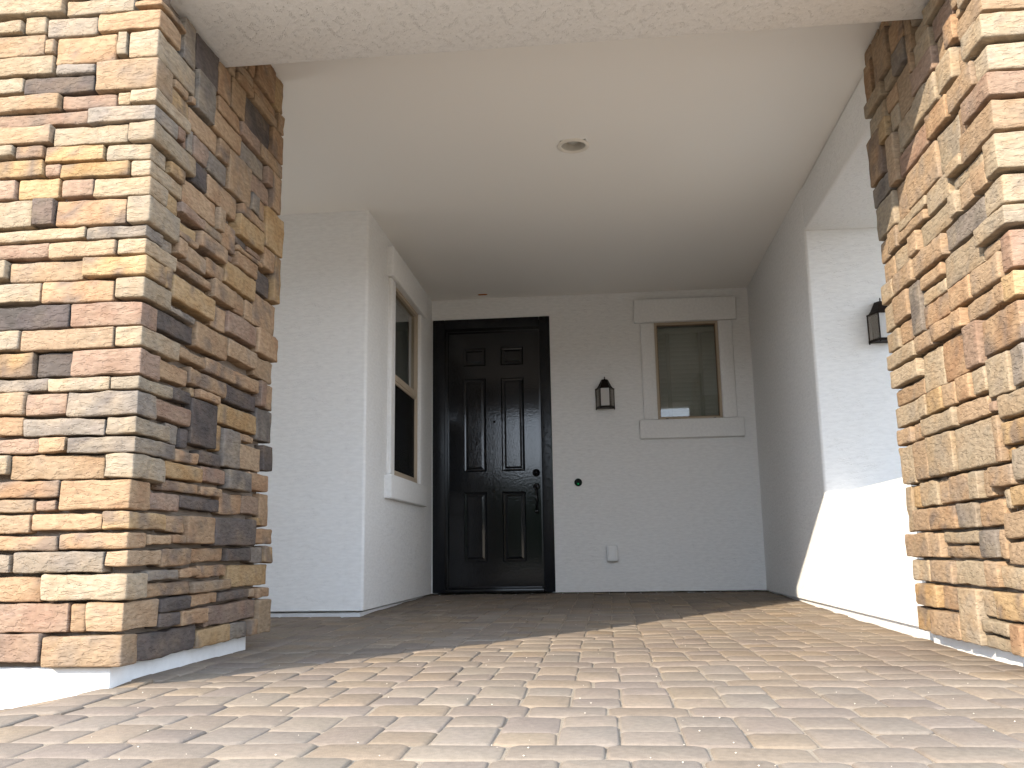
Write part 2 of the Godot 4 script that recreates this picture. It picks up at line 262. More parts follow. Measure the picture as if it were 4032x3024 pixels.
func arc(center: Vector2, r: float, from_deg: float, to_deg: float, n := 5) -> Array:
	var out := []
	for i in n + 1:
		var a := deg_to_rad(lerpf(from_deg, to_deg, float(i) / n))
		out.append(center + Vector2(cos(a), sin(a)) * r)
	return out

# a solid of revolution about local +y; profile is a list of (radius, height) from bottom to top
func add_lathe(st: SurfaceTool, profile: Array, sides: int, xf := Transform3D.IDENTITY) -> void:
	st.set_smooth_group(0)
	for i in profile.size() - 1:
		var p: Vector2 = profile[i]; var q: Vector2 = profile[i + 1]
		for s in sides:
			var a := TAU * s / sides; var b := TAU * (s + 1) / sides
			var v0 := xf * Vector3(cos(a) * p.x, p.y, sin(a) * p.x)
			var v1 := xf * Vector3(cos(b) * p.x, p.y, sin(b) * p.x)
			var v2 := xf * Vector3(cos(b) * q.x, q.y, sin(b) * q.x)
			var v3 := xf * Vector3(cos(a) * q.x, q.y, sin(a) * q.x)
			if q.x > 0.0:
				for v in [v0, v2, v3]: st.add_vertex(v)
			if p.x > 0.0:
				for v in [v0, v1, v2]: st.add_vertex(v)

func lathe(profile: Array, sides: int, xf := Transform3D.IDENTITY) -> ArrayMesh:
	var st := start()
	add_lathe(st, profile, sides, xf)
	return done(st)

func add_tube(st: SurfaceTool, path: Array, radius: float, sides := 8) -> void:
	st.set_smooth_group(0)
	var rings := []
	for i in path.size():
		var dir: Vector3 = (path[mini(i + 1, path.size() - 1)] - path[maxi(i - 1, 0)]).normalized()
		var side := dir.cross(Vector3.UP if absf(dir.y) < 0.9 else Vector3.RIGHT).normalized()
		var up := side.cross(dir)
		var ring := []
		for s in sides:
			var a := TAU * s / sides
			ring.append(path[i] + (side * cos(a) + up * sin(a)) * radius)
		rings.append(ring)
	for i in rings.size() - 1:
		for s in sides:
			var t := (s + 1) % sides
			for v in [rings[i][s], rings[i + 1][s], rings[i + 1][t], rings[i][s], rings[i + 1][t], rings[i][t]]: st.add_vertex(v)
	for e in [0, rings.size() - 1]:
		for s in range(1, sides - 1):
			var tri := [rings[e][0], rings[e][s], rings[e][s + 1]]
			if e != 0: tri = [rings[e][0], rings[e][s + 1], rings[e][s]]
			for v in tri: st.add_vertex(v)

# ---------------------------------------------------------------- materials
func noise_image(size: int, freq: float, kind: int, octaves: int, a_seed: int) -> PackedByteArray:
	var n := FastNoiseLite.new()
	n.seed = a_seed
	n.noise_type = FastNoiseLite.TYPE_SIMPLEX_SMOOTH if kind < 2 else FastNoiseLite.TYPE_CELLULAR
	n.frequency = freq
	n.fractal_type = FastNoiseLite.FRACTAL_FBM if kind != 1 else FastNoiseLite.FRACTAL_RIDGED
	n.fractal_octaves = octaves
	var img := n.get_seamless_image(size, size, false, false, 0.15)
	img.convert(Image.FORMAT_L8)
	return img.get_data()

func texture_of(bytes: PackedByteArray, size: int) -> ImageTexture:
	var img := Image.create_from_data(size, size, false, Image.FORMAT_L8, bytes)
	img.generate_mipmaps()
	return ImageTexture.create_from_image(img)

func gray(size: int, f: Callable) -> ImageTexture:
	var b := PackedByteArray()
	b.resize(size * size)
	for i in size * size: b[i] = int(clampf(f.call(i), 0.0, 1.0) * 255.0)
	return texture_of(b, size)

func plain(color: Color, rough: float, metal := 0.0) -> StandardMaterial3D:
	var m := StandardMaterial3D.new()
	m.albedo_color = color.linear_to_srgb()
	m.roughness = rough
	m.metallic = metal
	m.metallic_specular = 0.2
	return m

func relief(m: StandardMaterial3D, height: Texture2D, depth_cm: float, tile: Vector3) -> void:
	m.heightmap_enabled = true
	m.heightmap_texture = height
	m.heightmap_scale = depth_cm
	m.uv1_triplanar = true
	m.uv1_world_triplanar = true
	m.uv1_scale = tile

func make_materials() -> void:
	var S := 512
	var c1 := noise_image(S, 0.03, 0, 3, 11)
	var c2 := noise_image(S, 0.016, 0, 2, 12)
	var fine := noise_image(S, 0.12, 0, 3, 13)
	var grit := noise_image(S, 0.35, 0, 2, 14)
	var ridge := noise_image(S, 0.02, 1, 4, 15)
	var soft := noise_image(S, 0.03, 0, 4, 16)
	# troweled stucco: flat skin broken by short wavering drag marks and small pits
	var stucco_h := gray(S, func(i):
		var v := absf(c1[i] / 255.0 - 0.5)
		var mask := smoothstep(0.5, 0.68, c2[i] / 255.0)
		var pit := smoothstep(0.70, 0.80, fine[i] / 255.0)
		return 0.75 - (1.0 - smoothstep(0.01, 0.05, v)) * 0.4 * mask - pit * 0.5 * (0.3 + 0.7 * mask) + (grit[i] / 255.0 - 0.5) * 0.12 + (c2[i] / 255.0 - 0.5) * 0.15)
	var stucco_c := gray(S, func(i): return 0.95 + (soft[i] / 255.0 - 0.5) * 0.05 + (grit[i] / 255.0 - 0.5) * 0.03)
	var smooth_h := gray(S, func(i): return 0.5 + (fine[i] / 255.0 - 0.5) * 0.6 + (soft[i] / 255.0 - 0.5) * 0.4)
	# split-face stone
	var stone_h := gray(S, func(i): 
		var cleft := smoothstep(0.70, 0.92, ridge[i] / 255.0)
		var chip := smoothstep(0.60, 0.66, c1[i] / 255.0) * 0.3
		return 0.6 - cleft * 0.22 * smoothstep(0.45, 0.65, c2[i] / 255.0) - chip * 0.8 + (soft[i] / 255.0 - 0.5) * 0.25 + (grit[i] / 255.0 - 0.5) * 0.08)
	var stone_c := gray(S, func(i):
		var dot := smoothstep(0.80, 0.86, fine[i] / 255.0)
		return 0.90 + (soft[i] / 255.0 - 0.5) * 0.2 + (grit[i] / 255.0 - 0.5) * 0.06 - dot * 0.15)
	var paver_h := gray(S, func(i): return 0.5 + (fine[i] / 255.0 - 0.5) * 0.5 + (grit[i] / 255.0 - 0.5) * 0.5)
	var paver_c := gray(S, func(i):
		var light := smoothstep(0.78, 0.84, grit[i] / 255.0)
		return 0.88 + (soft[i] / 255.0 - 0.5) * 0.12 + (grit[i] / 255.0 - 0.5) * 0.14 + light * 0.1)
	# brush strokes and wood grain: long in the vertical, worked out by stretching
	var grain_h := gray(S, func(i):
		var x: int = i % S; var y: int = i / S
		var g := fine[((y / 8) % S) * S + x] / 255.0
		return 0.5 + (g - 0.5) * 0.8 + (soft[i] / 255.0 - 0.5) * 0.5)
	var seeded := gray(S, func(i): return smoothstep(0.35, 0.7, fine[i] / 255.0))

	var m := plain(Color(0.87, 0.86, 0.84), 0.93)
	m.albedo_texture = stucco_c
	relief(m, stucco_h, 0.5, Vector3(2.8, 2.8, 2.8))
	mats.stucco = m
	m = plain(Color(0.87, 0.86, 0.84), 0.93)
	m.albedo_texture = stucco_c
	relief(m, stucco_h, 0.30, Vector3(0.8, 3.0, 0.8))     # drag marks run level on this wall
	mats.stucco_level = m
	m = plain(Color(0.87, 0.86, 0.84), 0.9)
	m.albedo_texture = stucco_c
	relief(m, smooth_h, 0.08, Vector3(2.0, 2.0, 2.0))
	mats.trim = m
	m = plain(Color(0.85, 0.83, 0.79), 0.95)
	mats.ceiling = m
	m = plain(Color(0.80, 0.80, 0.79), 0.8)
	m.albedo_texture = stucco_c
	relief(m, smooth_h, 0.1, Vector3(1.1, 1.1, 1.1))
	mats.concrete_paint = m
	m = plain(Color.WHITE, 0.92)
	m.vertex_color_use_as_albedo = true
	m.albedo_texture = stone_c
	relief(m, stone_h, 0.75, Vector3(1.3, 3.4, 1.3))
	mats.stone = m
	m = plain(Color(0.24, 0.195, 0.155), 0.95)
	relief(m, paver_h, 0.5, Vector3(3, 3, 3))
	mats.mortar = m
	m = plain(Color.WHITE, 0.86)
	m.vertex_color_use_as_albedo = true
	m.albedo_texture = paver_c
	relief(m, paver_h, 0.12, Vector3(2.6, 2.6, 2.6))
	mats.paver = m
	m = plain(Color(0.47, 0.39, 0.30), 0.98)
	m.albedo_texture = paver_c
	relief(m, paver_h, 0.5, Vector3(5, 5, 5))
	mats.sand = m
	m = plain(Color(0.54, 0.45, 0.345), 0.97)
	m.albedo_texture = paver_c
	relief(m, paver_h, 1.0, Vector3(1.1, 1.1, 1.1))
	mats.gravel = m
	m = plain(Color(0.0075, 0.0085, 0.0105), 0.08)
	m.metallic_specular = 0.46
	relief(m, grain_h, 0.03, Vector3(2.4, 2.4, 2.4))
	mats.door = m
	m = plain(Color(0.0075, 0.0085, 0.0105), 0.16)
	m.metallic_specular = 0.36
	relief(m, stucco_h, 0.3, Vector3(3.2, 3.2, 3.2))
	mats.door_frame = m
	m = plain(Color(0.008, 0.008, 0.009), 0.18)
	m.metallic_specular = 0.5
	mats.black_gloss = m
	mats.vinyl = plain(Color(0.46, 0.375, 0.28), 0.55)
	mats.vinyl_dark_bead = plain(Color(0.24, 0.16, 0.10), 0.6)  # darker brown vinyl for the glazing bead
	m = plain(Color(0.045, 0.065, 0.05), 0.02)
	m.metallic_specular = 0.5
	m.transparency = BaseMaterial3D.TRANSPARENCY_ALPHA
	m.albedo_color.a = 0.28
	mats.glass = m
	m = plain(Color(0.012, 0.012, 0.012), 0.8)
	m.transparency = BaseMaterial3D.TRANSPARENCY_ALPHA
	m.albedo_color.a = 0.62
	mats.screen = m
	mats.bronze = plain(Color(0.016, 0.011, 0.009), 0.5, 0.3)
	m = plain(Color(0.84, 0.82, 0.79), 0.25)
	m.transparency = BaseMaterial3D.TRANSPARENCY_ALPHA
	m.albedo_color.a = 0.72
	relief(m, seeded, 0.12, Vector3(7, 7, 7))
	mats.seeded_glass = m
	m = plain(Color(0.30, 0.27, 0.23), 0.15)
	m.transparency = BaseMaterial3D.TRANSPARENCY_ALPHA
	m.albedo_color.a = 0.45
	mats.lamp_glass = m
	mats.blind = plain(Color(0.78, 0.79, 0.70), 0.7)
	mats.tape = plain(Color(0.52, 0.52, 0.46), 0.8)
	mats.room = plain(Color(0.30, 0.29, 0.27), 0.9)
	mats.grey_plastic = plain(Color(0.78, 0.78, 0.77), 0.4)
	mats.lamp_white = plain(Color(0.72, 0.68, 0.61), 0.5)
	mats.lamp_inside = plain(Color(0.55, 0.52, 0.46), 0.25)
	mats.bulb = plain(Color(0.42, 0.41, 0.37), 0.15)
	mats.rust = plain(Color(0.42, 0.13, 0.03), 0.8)
	mats.leaf = plain(Color(0.55, 0.42, 0.30), 0.9)
	mats.grit = plain(Color(0.60, 0.53, 0.43), 0.9)
	m = plain(Color(0.02, 0.25, 0.12), 0.3)
	m.emission_enabled = true
	m.emission = Color(0.05, 1.0, 0.45)
	m.emission_energy_multiplier = 0.08
	mats.green_light = m
	mats.black_plastic = plain(Color(0.012, 0.014, 0.015), 0.3)
	mats.hedge = plain(Color(0.035, 0.048, 0.022), 0.9)
	mats.asphalt = plain(Color(0.055, 0.055, 0.058), 0.9)
	mats.house_wall = plain(Color(0.42, 0.36, 0.29), 0.95)
	mats.house_roof = plain(Color(0.20, 0.12, 0.09), 0.9)
	mats.house_door = plain(Color(0.33, 0.29, 0.25), 0.7)

# ---------------------------------------------------------------- stone veneer
const TONES := {
	"c": [Color(0.375, 0.30, 0.212), Color(0.365, 0.27, 0.175), Color(0.275, 0.235, 0.19)],
	"b": [Color(0.375, 0.27, 0.177), Color(0.355, 0.242, 0.15), Color(0.255, 0.208, 0.168)],
	"t": [Color(0.405, 0.277, 0.172), Color(0.345, 0.215, 0.128), Color(0.20, 0.155, 0.125)],
	"o": [Color(0.425, 0.295, 0.165), Color(0.375, 0.235, 0.115), Color(0.20, 0.153, 0.12)],
	"m": [Color(0.335, 0.235, 0.17), Color(0.295, 0.19, 0.135), Color(0.215, 0.17, 0.142)],
	"g": [Color(0.25, 0.213, 0.178), Color(0.31, 0.25, 0.187), Color(0.155, 0.134, 0.12)],
	"d": [Color(0.13, 0.108, 0.097), Color(0.18, 0.137, 0.107), Color(0.088, 0.076, 0.071)]}

func stone(tone: String, lo: Vector3, hi: Vector3, parent: Node3D, flush_side: bool, skip: Array) -> void:
	var size := hi - lo
	var c := (lo + hi) * 0.5
	var key := Vector3(rng.randf() * 40.0, rng.randf() * 40.0, rng.randf() * 40.0)
	var rough := rng.randf_range(0.003, 0.0075)
	var light := rng.randf_range(0.9, 1.1)
	var stain := rng.randf_range(-0.25, 0.35)
	var warm := rng.randf_range(-0.2, 0.35)
	var tones: Array = TONES[tone]
	var slope := rng.randf_range(-0.03, 0.03)
	var shape := func(p: Vector3, n: Vector3) -> Vector3:
		var q := p + key
		var d := n_form.get_noise_3d(q.x * 5.0, q.y * 9.0, q.z * 5.0) * rough * 1.2 + n_form.get_noise_3d(q.x * 22.0, q.y * 40.0, q.z * 22.0) * rough * 0.5
		p += n * d
		p.y += p.x * slope * 0.35 + p.z * slope * 0.35 + n_form.get_noise_2d((p.x + p.z + key.x) * 9.0, key.y) * 0.004
		return p
	var tint := func(p: Vector3) -> Color:
		var q := p + key
		var a := n_tint.get_noise_3d(q.x * 6.0, q.y * 9.0, q.z * 6.0)
		var b := n_tint.get_noise_3d(q.x * 8.0 + 17.0, q.y * 8.0, q.z * 8.0 - 9.0)
		var col: Color = tones[0].lerp(tones[1], smoothstep(-0.1, 0.6, a + warm))
		col = col.lerp(tones[2], smoothstep(0.15, 0.6, b + stain) * (0.85 if tone in ["t", "o", "d", "g"] else 0.55))
		return Color(col.r * light, col.g * light, col.b * light)
	var o := put(round_box(size, rng.randf_range(0.005, 0.009), 0.035, shape, tint, skip), "stone", mats.stone, parent, c - parent.position)

func parse(row: String) -> Array:
	var p := row.split(" ")
	var out := [p[0]]
	for i in range(1, p.size()): out.append(p[i].to_float())
	return out

func stone_pillars() -> void:
	var gap := 0.0036
	# left pillar
	var t := thing("stone_pillar", at(-1.99, FLOOR_FRONT, 3.45), "stone faced pillar with sunlit front left of the porch opening", "pillar", "stone veneered pillars")
	var core := start()
	add_box(core, at(-2.45, 0.012, STONE_FRONT + 0.055) - t.position, at(STONE_LEFT - 0.05, BEAM_Y, 4.085) - t.position)
	add_box(core, at(-2.45, BEAM_Y, 3.502) - t.position, at(STONE_LEFT - 0.05, CEILING, 4.085) - t.position)
	put(done(core), "mortar_bed", mats.mortar, t)
	soft_box(at(-6.0, -0.4, 2.904) - t.position, at(-1.617, 0.0115, 4.04) - t.position, 0.006, "plinth", mats.concrete_paint, t)
	for row in LEFT_FRONT:
		var s := parse(row)
		var z: float = STONE_FRONT + rng.randf_range(-0.012, 0.016)
		stone(s[0], Vector3(s[1] + gap, s[3] + gap, -(STONE_FRONT + 0.085)), Vector3(s[2] - gap, s[4] - gap, -z), t, true, ["back"])
	for row in LEFT_SIDE:
		var s := parse(row)
		var x: float = STONE_LEFT + rng.randf_range(-0.016, 0.012)
		var z1: float = s[2]
		if z1 > 4.1: z1 += rng.randf_range(-0.02, 0.03)
		stone(s[0], Vector3(STONE_LEFT - 0.085, s[3] + gap, -z1 + gap), Vector3(x, s[4] - gap, -s[1] - gap), t, false, ["left"])
	for row in LEFT_CORNER:
		var s := parse(row)
		var out := rng.randf_range(-0.010, 0.014)
		stone(s[0], Vector3(s[1] + gap, s[3] + gap, -s[5] + gap), Vector3(STONE_LEFT + out, s[4] - gap, -STONE_FRONT + out), t, false, ["back", "left"])
	# right pillar; its paler stone tones stand in for brighter sunlight
	t = thing("stone_pillar", at(1.70, FLOOR_FRONT, 3.57), "stone faced pillar with sunlit inner side right of the porch opening", "pillar", "stone veneered pillars")
	core = start()
	add_box(core, at(STONE_RIGHT + 0.05, 0.0, STONE_RIGHT_FRONT + 0.055) - t.position, at(2.02, BEAM_Y, 4.165) - t.position)
	add_box(core, at(STONE_RIGHT + 0.05, BEAM_Y, 3.502) - t.position, at(1.985, CEILING, 4.165) - t.position)
	put(done(core), "mortar_bed", mats.mortar, t)
	soft_box(at(1.392, -0.4, 2.965) - t.position, at(2.0, -0.0005, 4.165) - t.position, 0.006, "plinth", mats.concrete_paint, t)
	for row in RIGHT_FRONT:
		var s := parse(row)
		var z: float = STONE_RIGHT_FRONT + rng.randf_range(-0.012, 0.016)
		stone(s[0], Vector3(s[1] + gap, s[3] + gap, -(STONE_RIGHT_FRONT + 0.085)), Vector3(s[2] - gap, s[4] - gap, -z), t, true, ["back"])
	for row in RIGHT_SIDE:
		var s := parse(row)
		var x: float = STONE_RIGHT + rng.randf_range(-0.014, 0.018)
		var z1: float = s[2]
		if z1 > 4.18: z1 += rng.randf_range(-0.02, 0.03)
		stone(s[0], Vector3(x, s[3] + gap, -z1 + gap), Vector3(STONE_RIGHT + 0.085, s[4] - gap, -s[1] - gap), t, false, ["right"])
	for row in RIGHT_CORNER:
		var s := parse(row)
		var out := rng.randf_range(-0.010, 0.014)
		stone(s[0], Vector3(STONE_RIGHT - out, s[3] + gap, -s[5] + gap), Vector3(s[2] - gap, s[4] - gap, -STONE_RIGHT_FRONT + out), t, false, ["back", "right"])

# ---------------------------------------------------------------- floor
func floor_y(x: float, depth: float) -> float:
	var y := maxf(FLOOR_FRONT, -0.012 - 0.012 * (WALL_BACK - depth))
	if depth < 3.0: y -= minf(0.18 * maxf(0.0, -1.6 - x), 0.085)
	return y + n_floor.get_noise_2d(x * 1.3, depth * 1.3) * 0.006

const PAVER_TONES := [Color(0.295, 0.240, 0.189), Color(0.291, 0.238, 0.190), Color(0.308, 0.244, 0.183), Color(0.281, 0.227, 0.182), Color(0.291, 0.244, 0.198), Color(0.318, 0.248, 0.179), Color(0.265, 0.217, 0.179), Color(0.301, 0.248, 0.193)]

func add_paver(st: SurfaceTool, x0: float, x1: float, z0: float, z1: float, origin: Vector3) -> void:
	var g := rng.randf_range(0.0012, 0.0028)
	x0 += g; x1 -= g; z0 += g; z1 -= g
	var cx := (x0 + x1) * 0.5; var cz := (z0 + z1) * 0.5
	var y := floor_y(cx, cz) + rng.randf_range(-0.0015, 0.0015)
	var e := 0.05
	var gx := (floor_y(cx + e, cz) - floor_y(cx - e, cz)) / (2 * e) + rng.randf_range(-0.007, 0.007)
	var gz := (floor_y(cx, cz + e) - floor_y(cx, cz - e)) / (2 * e) + rng.randf_range(-0.007, 0.007)
	var tone: Color = PAVER_TONES[rng.randi() % PAVER_TONES.size()]
	var other: Color = PAVER_TONES[rng.randi() % PAVER_TONES.size()]
	tone *= rng.randf_range(0.9, 1.1)
	var cut := rng.randf_range(0.008, 0.016)
	var outline := []
	for k in [[x0 + cut, z0], [x1 - cut, z0], [x1, z0 + cut], [x1, z1 - cut], [x1 - cut, z1], [x0 + cut, z1], [x0, z1 - cut], [x0, z0 + cut]]:
		outline.append(Vector2(k[0], k[1]) + Vector2(rng.randf_range(-0.002, 0.002), rng.randf_range(-0.002, 0.002)))
	var center := Vector2(cx, cz)
	var rings := []
	var inset := rng.randf_range(0.006, 0.012)
	for lv in [[-0.05, 0.0], [-0.0058, 0.0], [-0.0018, inset * 0.4], [0.0, inset]]:
		var ring := []
		for p in outline:
			var q: Vector2 = p + (center - p).normalized() * lv[1] * 1.3
			ring.append(at(q.x, y + lv[0] + gx * (q.x - cx) + gz * (q.y - cz), q.y) - origin)
		rings.append(ring)
	var top := at(cx, y + 0.0008, cz) - origin
	st.set_smooth_group(-1)
	for l in 3:
		st.set_smooth_group(0 if l > 0 else -1)
		for i in 8:
			var j := (i + 1) % 8
			for v in [rings[l][i], rings[l + 1][i], rings[l + 1][j], rings[l][i], rings[l + 1][j], rings[l][j]]:
				st.set_color(tone.lerp(other, 0.15))
				st.add_vertex(v)
	st.set_smooth_group(0)
	for i in 8:
		var j := (i + 1) % 8
		var mix := [0.0, 0.35, 0.35]
		var tri := [top, rings[3][j], rings[3][i]]
		for k in 3:
			var w: float = mix[k] * (0.5 + 0.5 * n_tint.get_noise_2d(tri[k].x * 30.0, tri[k].z * 30.0))
			st.set_color(tone.lerp(other, w))
			st.add_vertex(tri[k])

func blocked(x: float, z: float) -> bool:
	if z > WALL_BACK + 0.03: return true
	if x > WALL_RIGHT + 0.05 and z > 2.9: return true
	if z > NOOK + 0.05 and x < WALL_LEFT - 0.05: return true
	if z > 2.93 and z < 4.02 and x < -1.66: return true
	return false

func paved_floor() -> void:
	var t := Node3D.new()
	t.name = "porch_floor"
	add_child(t, true)
	tag(t, "", "", "", "structure")
	var list := []
	var period := 0.497
	for k in range(-8, 14):
		var zl := 1.905 + k * period                   # a course of long pavers
		var zd := zl + 0.14                            # then a deep course of paired pavers
		var shift_l := rng.randf_range(-0.03, 0.03)
		var shift_d := rng.randf_range(-0.014, 0.014)
		for i in range(-18, 18):
			var xl := -0.034 + i * 0.21 + shift_l
			list.append([xl, xl + 0.21, zl, zl + 0.14])
		for i in range(-27, 27):
			var xd := -0.107 + i * 0.14 + shift_d
			var split := 0.21 if posmod(i + k, 2) == 0 else 0.147
			list.append([xd, xd + 0.14, zd, zd + split])
			list.append([xd, xd + 0.14, zd + split, zd + 0.357])
	var near := []
	var rest := []
	for r in list:
		var x: float = (r[0] + r[1]) * 0.5
		var z: float = (r[2] + r[3]) * 0.5
		if blocked(x, z): continue
		var seen: bool = z > 1.78 and x > -0.72 * z and x < 0.435 * z
		if seen: near.append([z, r])
		else: rest.append(r)
	near.sort_custom(func(a, b): return a[0] < b[0])
	for i in near.size():
		if i >= 300:
			rest.append(near[i][1])
			continue
		var r: Array = near[i][1]
		var o := at((r[0] + r[1]) * 0.5, floor_y((r[0] + r[1]) * 0.5, (r[2] + r[3]) * 0.5), (r[2] + r[3]) * 0.5)
		var st := start()
		add_paver(st, r[0], r[1], r[2], r[3], o)
		put(done(st), "paver", mats.paver, t, o)
	var st := start()
	for r in rest: add_paver(st, r[0], r[1], r[2], r[3], Vector3.ZERO)
	var far := put(done(st), "far_pavers", mats.paver, t)
	far.set_meta("kind", "stuff")
	# swept sand in the joints
	st = start()
	st.set_smooth_group(0)
	var step := 0.1
	for i in 76:
		for j in 124:
			var x0 := -3.8 + i * step; var z0 := -2.3 + j * step * 0.862
			var x1 := x0 + step; var z1 := z0 + step * 0.862
			var d := -0.0050
			var a := at(x0, floor_y(x0, z0) + d, z0); var b := at(x1, floor_y(x1, z0) + d, z0)
			var c := at(x1, floor_y(x1, z1) + d, z1); var e := at(x0, floor_y(x0, z1) + d, z1)
			for v in [a, e, c, a, c, b]: st.add_vertex(v)
	put(done(st), "joint_sand", mats.sand, t)

# ---------------------------------------------------------------- house shell
func shell() -> void:
	var E := 0.02
	# back wall with openings for door and window
	var t := thing("entry_wall", at(0.0, 0.0, WALL_BACK), "shaded white stucco wall around the black front door", "wall")
	var st := start()
	var f := WALL_BACK; var b := WALL_BACK + 0.2
	var cells := [[-1.585, -1.53, 0.0, 2.76], [-1.53, -0.48, 2.53, 2.76], [-0.48, 0.50, 0.0, 2.76], [0.50, 1.14, 0.0, 1.52], [0.50, 1.14, 2.46, 2.76], [1.14, 1.405, 0.0, 2.76]]
	for c in cells: add_box(st, at(c[0], c[2], f) - t.position, at(c[1], c[3], b) - t.position)
	put(done(st), "stucco", mats.stucco_level, t)
	put(box(at(-1.585, -0.4, f + 0.02) - t.position, at(1.405, -0.013, b) - t.position), "stem_wall", mats.concrete_paint, t)
	# left wall: the bump-out of the house, its corner rounded
	t = thing("side_wall", at(-1.7, 0.0, NOOK), "white stucco wall with an outside corner left of the door", "wall")
	st = start()
	var ring := [Vector2(WALL_LEFT, 6.4), Vector2(-1.8, 6.4), Vector2(-1.8, 6.12), Vector2(-6.0, 6.12), Vector2(-6.0, NOOK)]
	ring.append_array(arc(Vector2(WALL_LEFT - E, NOOK + E), E, 270, 360))
	add_prism(st, ring, 0.0, 2.76, t.position)
	for c in [[6.4, 6.64, 0.0, 2.76], [6.64, 7.63, 0.0, 0.93], [6.64, 7.63, 2.46, 2.76], [7.63, 8.48, 0.0, 2.76]]:
		add_box(st, at(-1.8, c[2], c[0]) - t.position, at(WALL_LEFT, c[3], c[1]) - t.position)
	put(done(st), "stucco", mats.stucco_level, t)
	st = start()
	add_box(st, at(-6.0, -0.4, NOOK + 0.03) - t.position, at(-1.612, -0.013, 6.1) - t.position)
	add_box(st, at(-1.79, -0.4, 6.1) - t.position, at(-1.612, -0.013, 8.3) - t.position)
	add_box(st, at(-6.0, -0.012, NOOK + 0.08) - t.position, at(-1.66, -0.0005, 6.1) - t.position)
	add_box(st, at(-1.79, -0.012, 6.1) - t.position, at(-1.66, -0.0005, 8.3) - t.position)
	put(done(st), "stem_wall", mats.concrete_paint, t)
	# right wall, its return to the right and the header over the side opening
	t = thing("right_wall", at(1.6, 0.0, 6.6), "white stucco wall at right with a header over the side opening", "wall")
	st = start()
	ring = []
	ring.append_array(arc(Vector2(WALL_RIGHT + E, RETURN + E), E, 180, 270))
	ring.append_array([Vector2(5.0, RETURN), Vector2(5.0, 6.2), Vector2(1.65, 6.2), Vector2(1.65, 8.48), Vector2(WALL_RIGHT, 8.48)])
	add_prism(st, ring, 0.0, 2.76, t.position)
	put(done(st), "stucco", mats.stucco_level, t)
	soft_box(at(WALL_RIGHT, 2.452, 4.17) - t.position, at(2.0, 2.758, RETURN + 0.008) - t.position, 0.018, "header", mats.stucco, t)
	st = start()
	add_box(st, at(WALL_RIGHT + 0.022, -0.4, RETURN + 0.02) - t.position, at(1.64, -0.0005, 8.3) - t.position)
	add_box(st, at(1.64, -0.4, RETURN + 0.022) - t.position, at(5.0, -0.0005, 6.18) - t.position)
	put(done(st), "stem_wall", mats.concrete_paint, t)
	# low wall closing the foot of the side opening
	t = thing("low_wall", at(1.5, 0.0, 5.05), "low sunlit white stucco wall between right wall and stone pillar", "wall")
	put(box(at(WALL_RIGHT, 0.0, 4.17) - t.position, at(1.62, 0.678, RETURN + 0.0205) - t.position), "stucco", mats.stucco_level, t)
	put(box(at(WALL_RIGHT + 0.022, -0.4, 4.168) - t.position, at(1.6, -0.0005, RETURN + 0.018) - t.position), "stem_wall", mats.concrete_paint, t)
	# beam across the front
	t = thing("beam", at(0.0, BEAM_Y, 3.19), "textured stucco beam across the top of the porch opening", "beam")
	soft_box(at(-6.0, BEAM_Y, 2.875) - t.position, at(4.0, 3.5, 3.5) - t.position, 0.014, "stucco", mats.stucco, t)
	# front of the house left of the pillar
	t = thing("front_wall", at(-4.2, 0.0, 3.5), "white stucco front wall left of the stone pillar", "wall")
	put(box(at(-6.0, 0.012, 2.95) - t.position, at(-2.452, BEAM_Y - 0.002, 4.03) - t.position), "stucco", mats.stucco, t)
	t = thing("added_shade_wall", at(2.4, 0.0, 3.5), "added white stucco wall out of view right of the right stone pillar", "wall")  # added out of view to cut sky light on the return wall
	put(box(at(2.065, 0.0, 3.0) - t.position, at(2.75, BEAM_Y - 0.002, 4.1) - t.position), "stucco", mats.stucco, t)
	put(box(at(2.065, -0.4, 3.02) - t.position, at(2.73, -0.001, 4.08) - t.position), "stem_wall", mats.concrete_paint, t)
	# ceiling, with a hole for the recessed light
	t = thing("porch_ceiling", at(0.0, CEILING, 5.9), "smooth white porch ceiling with a recessed light", "ceiling")
	st = start()
	var hx := -0.108; var hz := 5.07; var hr := 0.078
	for c in [[-6.0, hx - hr, 3.5, 8.49], [hx + hr, 2.0, 3.5, 8.49], [hx - hr, hx + hr, 3.5, hz - hr], [hx - hr, hx + hr, hz + hr, 8.49]]:
		add_box(st, at(c[0], CEILING, c[2]) - t.position, at(c[1], CEILING + 0.25, c[3]) - t.position)
	put(done(st), "plaster", mats.ceiling, t)
	put(box(at(-6.0, CEILING + 0.25, 3.5) - t.position, at(2.0, CEILING + 0.5, 11.2) - t.position), "roof_deck", mats.ceiling, t)
	put(box(at(2.0, CEILING + 0.02, 2.875) - t.position, at(3.4, CEILING + 0.3, 11.2) - t.position), "unseen_side_eave", mats.ceiling, t)  # out of view, keeps sky light off the return wall
	put(box(at(-6.6, 3.5, 2.2) - t.position, at(4.2, 3.7, 3.5) - t.position), "added_front_eave", mats.ceiling, t)  # added out of view to dim sky light on the front stones
	# rooms behind the windows, so that the panes look into a dim house
	for r in [[-1.79, 1.64, 8.482, 11.2], [-6.0, -1.81, 6.13, 8.47]]:
		t = Node3D.new()
		t.name = "room"
		add_child(t, true)
		tag(t, "", "", "", "structure")
		st = start()
		add_box(st, at(r[0], -0.1, r[2]), at(r[1], 0.0, r[3]))
		add_box(st, at(r[0], 2.765, r[2]), at(r[1], 2.9, r[3]))
		add_box(st, at(r[0], 0.002, r[3] - 0.1), at(r[1], 2.763, r[3]))
		add_box(st, at(r[0], 0.002, r[2]), at(r[0] + 0.1, 2.763, r[3] - 0.102))
